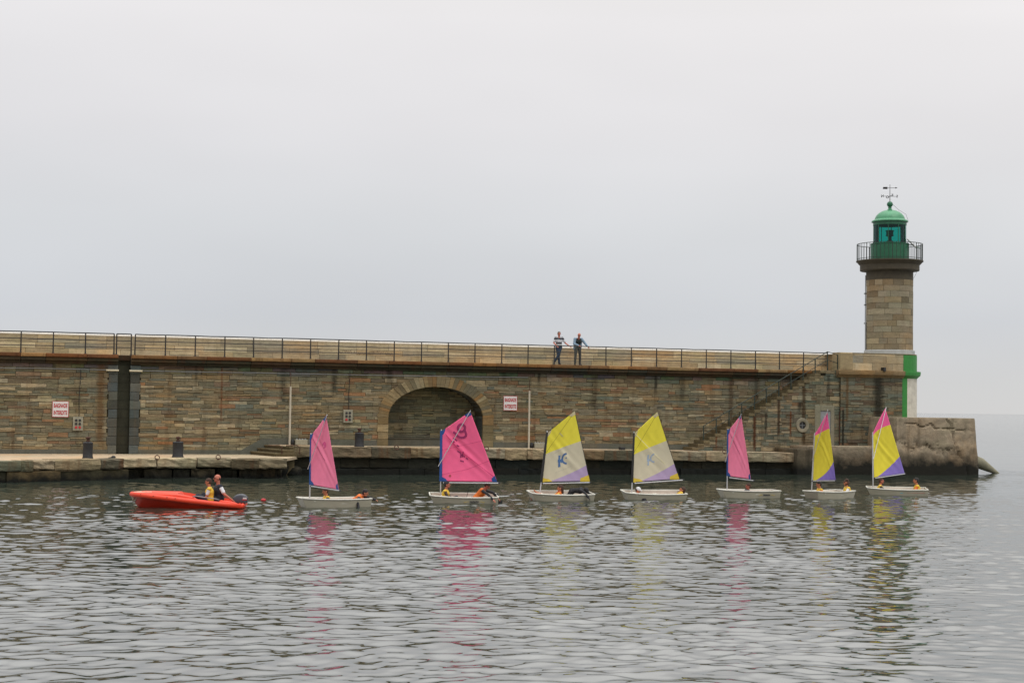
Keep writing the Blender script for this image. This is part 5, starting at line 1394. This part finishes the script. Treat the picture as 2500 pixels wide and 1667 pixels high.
# hull scroll: dark script between yellow flourishes
def scroll(o, x0, s=1.0, y=-.545, dark=(60, 60, 70)):
    dk = mat('hull_script_dark', dark, .6); ye = mat('hull_script_yellow', (206, 178, 70), .6)
    def yb(x): return -(.555+(.0)*x)
    P = MB(); rg = random.Random(2); x = x0
    for i in range(9):
        a = [(x+.03*s*q/5, 0, .17+.028*math.sin(q*1.8+i*2.1)*s) for q in range(6)]; P.tube([(p[0], hullside(p[0], p[2]), p[2]) for p in a], .0055, 5); x += .034*s
    P.tube([(x0+.31*s*q/6-.02, hullside(x0+.3*q/6, .128), .128+.004*math.sin(q)) for q in range(7)], .004, 5)
    P.build('hull_lettering', dk, o, org=(0, 0, 0))
    for sg, xb in ((-1, x0-.04), (1, x0+.35*s)):
        P = MB(); P.tube([(xb+sg*.16*q/6, hullside(xb+sg*.16*q/6, .16), .16+.02*math.sin(q*1.1)) for q in range(7)], .007, 5); P.build('hull_flourish', ye, o, org=(0, 0, 0))
def hullside(x, z):
    # approximate outer side of the hull at height z (near side)
    xs = [-1.15, -1.0, -.8, -.45, 0, .45, .8, 1.15]; bg = [.335, .395, .435, .51, .55, .555, .53, .475]; bc = [.20, .27, .33, .40, .44, .445, .42, .375]
    g_ = float(np.interp(x, xs, bg)); c_ = float(np.interp(x, xs, bc)); k = min(1, max(0, (z+.05)/.36)); return -(c_+(g_-c_)*k)-.016
scroll(o2, .18)
mb = MB(); mb.box(1.15, 1.2, -.01, .01, -.1, .38); mb.box(1.15, 1.35, -.008, .008, -.25, .15); rd = mb.build('rudder', M_black, o2, org=(0, 0, 0)); mb = MB(); mb.frust((1.2, 0, .36), .012, (.75, .05, .45), .012, 6); mb.build('tiller', M_black, rd, org=(0, 0, 0))
mb = MB(); mb.frust((.12, .2, .2), .01, (.22, .2, .62), .008, 6); mb.build('mainsheet_post', M_black, o2, org=(0, 0, 0))
# --- 3: yellow, cream and lilac
o3, P3 = dinghy(1367, 1222, 16, 2.3, heel=5, label='white dinghy whose yellow, cream and lilac sail has a bold blue emblem')
Ym = P3.y-.1
S = Sail((1320, 1200), Ym, 30, -1, (1336.5, 1056.5), (1322.5, 1176.5), (1403, 1003), (1440, 1174.5), .08, 3)
sl = rig(o3, ((1336, 1053), (1318, 1205)), Ym, S, S_cream, M_sleeveb, ((1323, 1180), (1440, 1177.5)), None, luff_w=.095)
corners(S, sl, M_gp, .11, (3, 2)); corners(S, sl, M_yp, .2, (0, 1))
ZZ = lambda p: S.z(1260, 980, 5.6, p)
S.patch('sail_emblem', [ZZ([(578, 738), (606, 732), (600, 800), (606, 890), (574, 898), (576, 830), (568, 828), (569, 795), (577, 790)]), ZZ([(598, 795), (625, 775), (640, 822), (625, 838), (600, 826)])], M_markb, sl)
S.strip('sail_emblem', ZZ([(690, 712), (668, 716), (648, 730), (636, 752), (630, 780), (632, 806), (644, 828), (664, 842), (690, 846)]), .07, M_markb, sl, .009)
S.patch('sail_emblem', [ZZ([(690, 756), (672, 768), (676, 776), (690, 782)])], M_markb, sl)
for q in range(7): S.strip('sail_text', [(.26+.055*q, .505+.01*q), (.26+.055*q+.04, .515+.01*q)], .012, M_markt, sl); S.strip('sail_text', [(.30+.055*q, .165+.012*q), (.30+.055*q+.04, .17+.012*q)], .012, M_markt, sl)
S.strip('sail_seam_and_fold_shade', [(.0, .57), (.9, .97)], .012, M_seamy, sl, .004)
S.strip('sail_seam_and_fold_shade', [(.45, .83), (.55, .74)], .03, M_gp, sl)
E_ = [(0, 0), (1, 0), (1, 1), (0, 1)]
S.strip('edge_tape', [(1, i/12) for i in range(13)], .022, M_sleeveb, sl, .002); S.strip('edge_tape', [(0, 0), (.5, 0), (1, 0)], .025, M_sleeveb, sl, .002); S.strip('edge_tape', [(0, 1), (.5, 1), (1, 1)], .012, M_sleeveb, sl, .002)
# --- 4
o4, P4 = dinghy(1594, 1220, 14, 2.3, heel=5.5, label='white dinghy whose yellow, cream and lilac sail has a faded emblem')
Ym = P4.y-.1
S = Sail((1544, 1200), Ym, 30, -1, (1549, 1058), (1545, 1177), (1605, 1005.5), (1658.5, 1169), .08, 4)
sl = rig(o4, ((1548, 1056), (1542.5, 1200)), Ym, S, S_cream, M_sleeveb, ((1547, 1179.5), (1667.5, 1171.5)), None, luff_w=.085)
corners(S, sl, M_gp, .11, (3, 2)); corners(S, sl, M_yp, .2, (0, 1))
ZZ = lambda p: S.z(1260, 980, 5.6, p)
S.patch('sail_emblem', [ZZ([(1796, 730), (1818, 726), (1814, 790), (1818, 862), (1796, 880), (1798, 820), (1788, 815), (1790, 790)])], M_markf, sl)
S.strip('sail_emblem', ZZ([(1888, 716), (1868, 724), (1848, 745), (1838, 775), (1842, 800), (1858, 818), (1890, 826)]), .055, M_markf, sl); S.strip('sail_emblem', ZZ([(1812, 800), (1844, 790)]), .07, M_markf, sl, .009)
S.strip('crease_highlight', [(.03, .98), (.8, .24)], .02, M_crease, sl)  # pale strip is a painted highlight on the throat-to-clew crease
S.strip('sail_seam_and_fold_shade', [(.0, .60), (.9, .97)], .012, M_seamy, sl, .004)
S.strip('edge_tape', [(1, i/12) for i in range(13)], .018, M_sleeveb, sl, .002); S.strip('edge_tape', [(0, 0), (.5, 0), (1, 0)], .02, M_sleeveb, sl, .002)
# --- 5
o5, P5 = dinghy(1826, 1215, 12, 2.28, heel=0, label='white dinghy with narrow pale pink sail in front of the stairs')
Ym = P5.y-.1
S = Sail((1777, 1190), Ym, 60, 1, (1778.5, 1050), (1777.5, 1161.5), (1809, 1012), (1833, 1169.5), .06, 6)
sl = rig(o5, ((1777, 1048), (1775, 1196)), Ym, S, S_pale, M_blue, ((1780, 1165.5), (1841, 1173)), ((1773, 1127), (1810.5, 1010.5)))
corners(S, sl, M_blue)
S.strip('crease_shade', [(.1, .9), (.4, .55), (.6, .42)], .014, M_markd, sl)  # crease shade painted as a dark strip here too
scroll(o5, .42, .9)
# --- 6
o6, P6 = dinghy(2021, 1216.5, 44, 2.3, heel=0, label='dinghy turned bow first with a narrow pink, yellow and purple sail, sixth in line')
Ym = P6.y-.5
S = Sail((1984, 1190), Ym, 66, 1, (1989.5, 1058.5), (1985, 1172.5), (2019.5, 1005), (2040, 1171.5), .10, 7)
sl = rig(o6, ((1989, 1060), (1981.5, 1196)), Ym, S, S_tri, M_alu, ((1984, 1173.5), (2040.5, 1173)), ((1986, 1122.6), (2022, 1000)), luff_w=.045)
# --- 7
o7, P7 = dinghy(2189, 1209, -8, 2.35, heel=2.5, label='last dinghy in the line, pink, yellow and purple sail before the concrete block')
Ym = P7.y
S = Sail((2131, 1190), Ym, 50, -1, (2131.5, 1058), (2134, 1165.5), (2161.5, 996.5), (2208.5, 1155.5), .08, 9)
sl = rig(o7, ((2130.5, 1056), (2131.5, 1193)), Ym, S, S_tri, M_alu, ((2135, 1167), (2209.5, 1156)), ((2129.5, 1120.5), (2162.5, 994)), luff_w=.045)
mb = MB(); mb.ell((.15, hullside(.15, .17)+.005, .19), (.14, .012, .035), 16, 8); mb.build('blue_badge', mat('badge_cyan', (84, 178, 200), .6), o7, org=(0, 0, 0))
mb = MB(); mb.tube([(.35+.1*q, hullside(.35+.1*q, .18), .19) for q in range(8)], .008, 5); mb.build('red_stripe', mat('stripe_red', (186, 110, 100), .6), o7, org=(0, 0, 0))
mb = MB(); mb.box(1.16, 1.21, -.015, .015, -.15, .36); mb.box(1.2, 1.45, -.008, .008, -.1, .05); rd = mb.build('rudder', mat('rudder_wood', (96, 64, 40), .6), o7, org=(0, 0, 0))
# wet rudders on other boats
for oo in (o1, o3, o4, o5, o6):
    mb = MB(); mb.box(1.12, 1.17, -.012, .012, -.2, .33); mb.build('rudder', M_rim, oo, org=(0, 0, 0))

# ------------------------------------------------------------------ motorboat
pm = at_z(460, 1241, 0); YM = pm.y+.7; PMo = at_y(460, 1241, YM)
mo = thing('motorboat', 'bright orange motorboat with grey outboard motor towing the dinghies', 'motorboat', (PMo.x, PMo.y, -.13), rz=R(4))
bpy.context.view_layer.update()
sM = FPX/YM
Lm = 264/sM; print('motorboat', sM, Lm, YM)
XS = [-.5, -.47, -.42, -.32, -.15, .05, .25, .5]
BG = [.16, .32, .46, .62, .72, .74, .72, .66]      # rub rail half beam
BC = [.02, .07, .14, .26, .38, .45, .48, .46]      # chine
ZG = [.52, .525, .52, .49, .435, .36, .29, .21]
ZK = [.30, .16, .02, -.12, -.18, -.18, -.16, -.12]
ZC = [.36, .24, .12, .02, -.04, -.06, -.07, -.07]
mb = MB(); pts = []
for i, x in enumerate(XS):
    X_ = x*Lm; pts += [(X_, -BG[i], ZG[i]-.03), (X_+.03, -(BG[i]*.8+BC[i]*.2), ZG[i]-.09), (X_+.02, -BC[i], ZC[i]), (X_+.02, 0, ZK[i]), (X_+.02, BC[i], ZC[i]), (X_+.03, (BG[i]*.8+BC[i]*.2), ZG[i]-.09), (X_, BG[i], ZG[i]-.03)]
n = len(XS); mb.add(pts, [(i*7+j, (i+1)*7+j, (i+1)*7+j+1, i*7+j+1) for i in range(n-1) for j in range(6)]+[tuple(range(7)), tuple((n-1)*7+j for j in range(6, -1, -1))])
hm_ = mb.build('hull', M_orange, mo, org=(0, 0, 0)); shade_auto(hm_, 35)
mb = MB()
ln = [(XS[i]*Lm, -BG[i], ZG[i]+.0) for i in range(n)]; ln2 = [(XS[i]*Lm, BG[i], ZG[i]) for i in range(n)][::-1]
# rounded bow collar and side tubes
path = ln2+[(-.515*Lm, 0, .53)]+ln
mb.tube(path, [.082]*len(path), 14); rb_ = mb.build('side_collar', M_orange2, mo, org=(0, 0, 0), smooth=True)
mb = MB(); mb.tube([(.5*Lm, -BG[-1]-.02, ZG[-1]), (.5*Lm, BG[-1]+.02, ZG[-1])], .07, 12); mb.build('stern_beam', M_orange2, mo, org=(0, 0, 0), smooth=True)
# upper moulding: fore deck hump, cockpit opening, aft hump
xs_ = [-.485, -.46, -.42, -.36, -.27, -.18, -.08, .0, .07, .10, .29, .31, .37, .42, .45, .475, .49]
zt_ = [.53, .585, .60, .60, .59, .585, .58, .54, .49, .42, .34, .40, .375, .345, .315, .27, .22]
mb = MB(); pts = []
for x, z in zip(xs_, zt_):
    b_ = float(np.interp(x, XS, BG))-.03; zg = float(np.interp(x, XS, ZG)); open_ = -.05 < x < .47
    zi = z if not open_ else .21
    bi = b_*.82
    pts += [(x*Lm, -b_, zg), (x*Lm, -b_*.96, zg+(z-zg)*.8), (x*Lm, -bi, z), (x*Lm, -bi+.05, zi if open_ else z+.02), (x*Lm, 0, zi if open_ else z+.03), (x*Lm, bi-.05, zi if open_ else z+.02), (x*Lm, bi, z), (x*Lm, b_*.96, zg+(z-zg)*.8), (x*Lm, b_, zg)]
m_ = len(xs_); mb.add(pts, [(i*9+j+1, i*9+j, (i+1)*9+j, (i+1)*9+j+1)[::-1] for i in range(m_-1) for j in range(8)]+[tuple(range(9)), tuple((m_-1)*9+j for j in range(8, -1, -1))])
dk = mb.build('deck', M_orange2, mo, org=(0, 0, 0)); shade_auto(dk, 40)
mb = MB(); mb.tube([(.06*Lm, -.62, .50), (.08*Lm, -.63, .52), (.27*Lm, -.62, .43), (.30*Lm, -.6, .40)], .016, 8); mb.build('grab_rail', M_grey, mo, org=(0, 0, 0), smooth=True)
mb = MB(); mb.box(.12*Lm, .2*Lm, -.55, .55, .215, .34); mb.box(.24*Lm, .34*Lm, -.55, .55, .215, .32); mb.build('bench', M_orange, mo, org=(0, 0, 0))
for xq in (-.41, -.29, -.165, -.09):
    zq = float(np.interp(xq, XS, ZG)); bq = float(np.interp(xq, XS, BG)); mb = MB(); mb.ell((xq*Lm, -bq-.07, zq+.03), (.03, .012, .015), 8, 6); mb.build('fitting', M_rust, mo, org=(0, 0, 0))
mb = MB(); xb = -.5*Lm
for k_ in range(3):
    P = [(xb+.28-.02*k_, -.3, .62), (xb+.05, -.26-.03*k_, .60-.03*k_), (xb-.04+.02*k_, -.1-.02*k_, .48-.06*k_), (xb-.03, .02, .36-.05*k_), (xb+.08, -.12, .34), (xb+.12, -.22, .42), (xb+.1, -.24, .58)]
    mb.tube(P, .018, 6)
mb.tube([(xb+.1, -.28, .6), (xb+.4, -.36, .61), (xb+.62, -.33, .615)], .018, 6)
mb.build('bow_rope', M_rope, mo, org=(0, 0, 0), smooth=True)
# outboard
mb = MB(); xo = .5*Lm-.10
pr = [(-.24, .20), (-.22, .31), (-.12, .40), (.04, .43), (.16, .40), (.24, .31), (.25, .18), (.2, .12), (-.2, .12)]
pts = []; wd = [(-.16, .8), (-.12, 1), (.12, 1), (.16, .8)]
for y, s_ in wd: pts += [(xo+a*s_, y, .40+(b-.26)*s_) for a, b in pr]
q = len(pr); mb.add(pts, [(j*q+i, j*q+(i+1) % q, (j+1)*q+(i+1) % q, (j+1)*q+i) for j in range(3) for i in range(q)]+[tuple(range(q-1, -1, -1)), tuple(3*q+i for i in range(q))])
ob = mb.build('outboard_motor', M_motor, mo, org=(0, 0, 0)); bv = ob.modifiers.new('b', 'BEVEL'); bv.width = .03; bv.segments = 3; shade_auto(ob, 60)
mb = MB(); mb.box(xo+.1, xo+.22, -.166, -.158, .41, .46); mb.build('cowl_stripe', M_white, ob, org=(0, 0, 0)); mb = MB(); mb.box(xo+.08, xo+.23, -.166, -.158, .375, .402); mb.build('cowl_stripe', M_red, ob, org=(0, 0, 0))
mb = MB(); mb.box(xo-.1, xo+.08, -.07, .07, -.6, .25); mb.box(xo-.26, xo-.05, -.1, .1, .0, .22); mb.build('leg', M_black, ob, org=(0, 0, 0))
mb = MB(); mb.tube([(xo-.2, -.02, .26), (xo-.4, -.1, .32), (xo-.55, -.2, .34)], .02, 8); mb.build('tiller', M_black, ob, org=(0, 0, 0))

# small red float on the tow line
fp = at_z(643, 1222.5, 0); mb = MB(); mb.ell((fp.x, fp.y, .03), (.09, .07, .06), 14, 10)
tag(mb.build('float', M_red, None, org=tuple(fp), smooth=True), 'small red float on the water between the motorboat and the first dinghy', 'float')

# ------------------------------------------------------------------ the people afloat
G = 'children in the dinghies'
def W3(px, py, Y): return at_y(px, py, Y)
LEFT = R(180)
man = mod(SIT, el_l=(-.08, .30, .30), ha_l=(-.30, .34, .14), el_r=(.1, -.22, .28), ha_r=(.3, -.12, .15))
person('bald man in sunglasses and dark sleeveless jacket steering the orange motorboat', W3(530.5, 1167.5, YM+.05), R(205), man, 1.08, 1.0, M_skin2, M_wcl, 'short', M_navy, M_navy, ('bald', M_hairb), glasses=True)
person('child in yellow life vest sitting before the man in the orange motorboat', W3(508.5, 1176, YM-.2), R(185), mod(SIT, el_l=(.1, .2, .28), ha_l=(.22, .1, .15)), .92, 1.02, M_skin, M_wcl, 'short', M_navy, M_yel, ('short', M_hairb), tilt=.15)
# dinghy 1
person('child in yellow vest and dark sleeves sitting in the first dinghy', W3(794.5, 1199.0, P1.y), R(205), mod(SIT, el_l=(.12, .36, .38), ha_l=(.3, .42, .35), el_r=(.1, -.34, .36), ha_r=(.25, -.4, .33)), 0.86, 1.15, M_skin, M_dkcl, 'long', M_navy, M_yel, ('short', M_hairb), tilt=.25, group=G)
lean = sym({'pelvis': (-.3, 0, .2), 'chest': (.02, 0, .42), 'neck': (.14, 0, .5), 'head': (.24, 0, .6), 'sh_': (.06, .17, .44), 'el_': (.3, .28, .3), 'ha_': (.48, .3, .1), 'hip_': (-.3, .1, .12), 'kn_': (-.1, .14, -.12), 'an_': (-.45, .14, -.1), 'toe_': (-.55, .14, -.14)})
person('dark haired child in orange vest trailing an arm over the stern of the first dinghy', W3(892, 1203.0, P1.y+.22), R(-12), mod(lean, el_r=(.08, -.46, .30), ha_r=(.2, -.62, .0), el_l=(.38, .1, .42), ha_l=(.56, .12, .36)), 0.88, 1.12, M_skin, M_dkcl, 'long', M_navy, M_oran, ('short', M_hairk), gloves='lr', tilt=.35, group=G)
# dinghy 2
person('child in yellow vest and brown sleeves at the mast under the big pink sail', W3(1091.5, 1183.0, P2.y-.1), R(-8), mod(SIT, el_r=(.16, -.28, .3), ha_r=(.36, -.2, .14)), 0.90, 1.1, M_skin2, M_brcl, 'long', M_navy, M_yel, ('short', M_hairk), group=G)
person('child in orange vest bending forward at the stern under the big pink sail', W3(1190, 1185.5, P2.y-.1), R(-10), mod(lean, pelvis=(-.3, 0, .05), chest=(-.06, 0, .34), neck=(.06, 0, .46), head=(.14, 0, .56), sh_l=(-.04, .17, .40), sh_r=(-.04, -.17, .40), el_r=(.2, -.3, .28), ha_r=(.42, -.34, .08), hip_l=(-.3, .1, .0), hip_r=(-.3, -.1, 0)), 0.94, 1.08, M_skin2, M_dkcl, 'long', M_oran, M_oran, ('short', M_hairb), tilt=.8, group=G)
# dinghy 3
rec = sym({'pelvis': (.32, 0, .05), 'chest': (.06, 0, .3), 'neck': (.0, 0, .42), 'head': (0, 0, .58), 'sh_': (.04, .18, .38), 'el_': (.22, .26, .24), 'ha_': (.46, .22, .22), 'hip_': (.36, .1, .05), 'kn_': (.75, .14, .22), 'an_': (1.1, .12, .06), 'toe_': (1.18, .13, .16)})
person('long haired child in orange vest lounging in the third dinghy', W3(1367.5, 1191.5, P3.y-.1), R(188), mod(rec, kn_l=(.72, .2, .3), an_l=(1.02, .2, .42), toe_l=(1.1, .2, .5)), 0.88, 1.15, M_skin, M_yel, 'short', None, M_oran, ('long', M_hairb), shoes=None, group=G)
lie = sym({'pelvis': (-.35, 0, .26), 'chest': (.02, 0, .30), 'neck': (.16, 0, .30), 'head': (.28, 0, .30), 'sh_': (.06, .18, .3), 'el_': (.26, .24, .22), 'ha_': (.42, .24, .04), 'hip_': (-.36, .1, .24), 'kn_': (-.5, .14, .02), 'an_': (-.8, .14, .05), 'toe_': (-.9, .14, 0)})
person('child in black wetsuit lying over the near side at the stern of the third dinghy', W3(1432, 1196.5, P3.y-.1), R(-20), lie, 0.86, .95, M_dkcl, M_dkcl, 'long', M_dkcl, None, ('short', M_hairk), gloves='lr', group=G)
# dinghy 4
person('child in white cap and orange vest slumped low at the mast of the fourth dinghy', W3(1558, 1196.5, P4.y-.1), R(-20), mod(SIT, kn_r=(.5, -.50, .34), an_r=(.52, -.66, .1), toe_r=(.56, -.72, 0), kn_l=(.42, -.46, .34), an_l=(.42, -.66, .08), toe_l=(.44, -.74, .02), head=(.05, 0, .72)), 0.84, 1.1, M_skin, M_oran, 'short', M_dkcl, M_oran, ('short', M_hairb), cap=M_wcl, tilt=.5, group=G)
person('child with dark hair and yellow vest reclining against the stern of the fourth dinghy', W3(1665.5, 1196.0, P4.y+.05), R(182), mod(rec, head=(-.02, 0, .5), neck=(0, 0, .38)), 0.92, 1.12, M_skin, M_yel, 'short', None, M_yel, ('long', M_hairb), shoes=None, group=G, tilt=-.4)
# dinghy 5
person('child with only the head showing above the side of the fifth dinghy', W3(1826.5, 1187.0, P5.y+.05), R(190), rec, 0.86, 1.12, M_skin2, M_navy, 'long', M_navy, M_navy, ('short', M_hairb), group=G)
# dinghy 6
person('dark haired child in yellow vest by the mast of the sixth dinghy', W3(1999, 1182.0, P6.y-.3), R(190), mod(SIT, el_l=(.05, .3, .34)), 0.86, 1.15, M_skin, M_oran, 'short', M_navy, M_yel, ('short', M_hairk), group=G, tilt=.2)
person('curly haired child in white shirt and yellow vest at the stern of the sixth dinghy', W3(2065.5, 1177.5, P6.y+.5), R(190), mod(SIT, el_l=(.2, .26, .28), ha_l=(.46, .2, .26)), 0.92, 1.1, M_skin, M_wcl, 'short', M_navy, M_yel, ('curly', M_hairb), group=G)
# dinghy 7
person('child in yellow vest with navy sleeves by the mast of the last dinghy', W3(2151.5, 1173.5, P7.y), R(-15), mod(SIT, el_r=(.24, -.28, .34), ha_r=(.56, -.3, .26)), 0.88, 1.12, M_skin2, M_navy, 'long', M_navy, M_yel, ('short', M_hairb), group=G)
person('dark haired child in yellow vest seated at the stern of the last dinghy', W3(2236, 1173.0, P7.y+.05), R(175), mod(SIT, el_l=(.2, .26, .26), ha_l=(.5, .1, .2)), 0.90, 1.12, M_skin, M_oran, 'short', M_navy, M_yel, ('short', M_hairk), group=G)

# ------------------------------------------------------------------ the two men on the walkway
def stripe_mat():
    m = bpy.data.materials.new('striped_knit'); m.use_nodes = True; t = NT(m.node_tree)
    tcn = t.n('ShaderNodeTexCoord'); sp = t.n('ShaderNodeSeparateXYZ', {0: (tcn, 'Object')})
    r_ = t.ramp(t.math('SUBTRACT', (sp, 'Z'), .85), [(0, srgb(176, 178, 172)), (.07, srgb(28, 28, 34)), (.13, srgb(176, 178, 176)), (.22, srgb(150, 150, 150)), (.25, srgb(28, 28, 34)), (.32, srgb(190, 192, 196)), (.46, srgb(32, 36, 44)), (.56, srgb(190, 192, 196)), (.58, srgb(32, 36, 44))], 'CONSTANT')
    b = t.n('ShaderNodeBsdfPrincipled', {'Base Color': r_, 'Roughness': .9}); t.n('ShaderNodeOutputMaterial', {'Surface': b}); return m
M_str = stripe_mat()
STAND = sym({'pelvis': (0, 0, .95), 'chest': (.0, 0, 1.30), 'neck': (.01, 0, 1.47), 'head': (.03, 0, 1.62), 'sh_': (0, .19, 1.40), 'el_': (-.02, .27, 1.12), 'ha_': (.12, .24, .92),
             'hip_': (0, .09, .92), 'kn_': (.02, .1, .5), 'an_': (0, .1, .08), 'toe_': (.14, .12, .03)})
def walker(px, label, J, **kw):
    t = tt(px, RY+.42, 870); P = PM@Vector((t, RY+.42, Z_WALK)); rz = kw.pop('rz'); R3 = Matrix.Rotation(rz, 3, 'Z')
    hd = P+R3@Vector(J['head']); return person(label, hd, rz, J, 1.0, 1.0, **kw)
# facing the camera means local +x -> world -Y ; the pier normal is UA off
FR = UA-math.pi/2
j1 = mod(STAND, el_l=(.06, .34, 1.14), ha_l=(.34, .46, .99), el_r=(.0, -.28, 1.14), ha_r=(.26, -.2, .97), hip_l=(0, .09, .92), kn_l=(.08, .0, .5), an_l=(-.06, -.10, .22), toe_l=(-.02, -.22, .06), kn_r=(.03, -.08, .5), an_r=(.0, -.06, .08), toe_r=(.12, -.06, .03))
j1 = mod(j1, an_l=(-.04, -.22, .17), toe_l=(.02, -.26, .05), kn_l=(.06, -.02, .52), an_r=(0, .04, .08), toe_r=(.13, .05, .03), kn_r=(.03, -.03, .5))
person_l = walker(1364, 'man in striped polo shirt and jeans leaning on the walkway railing with legs crossed', j1, rz=FR, skin=M_skin2, shirt=M_str, sleeves='short', trousers=M_jean, hair=('short', M_hairg))
j2 = mod(STAND, chest=(.08, 0, 1.28), neck=(.15, 0, 1.43), head=(.21, 0, 1.56), sh_l=(.08, .19, 1.37), sh_r=(.08, -.19, 1.37), el_l=(.2, .34, 1.14), ha_l=(.36, .42, .98), el_r=(.16, -.26, 1.1), ha_r=(.36, -.08, 1.02), pelvis=(-.02, 0, .95), kn_l=(.03, .13, .5), an_l=(0, .13, .08), toe_l=(.12, .16, .03), kn_r=(.03, -.13, .5), an_r=(0, -.14, .08), toe_r=(.12, -.17, .03))
walker(1410, 'balding bearded man in pale denim jacket leaning on the walkway railing', j2, rz=FR, skin=M_skin2, shirt=M_blkgr, sleeves=None, trousers=M_gtr, jacket=M_denim, hair=('bald', M_hairg), tilt=.35)

bpy.context.view_layer.update()
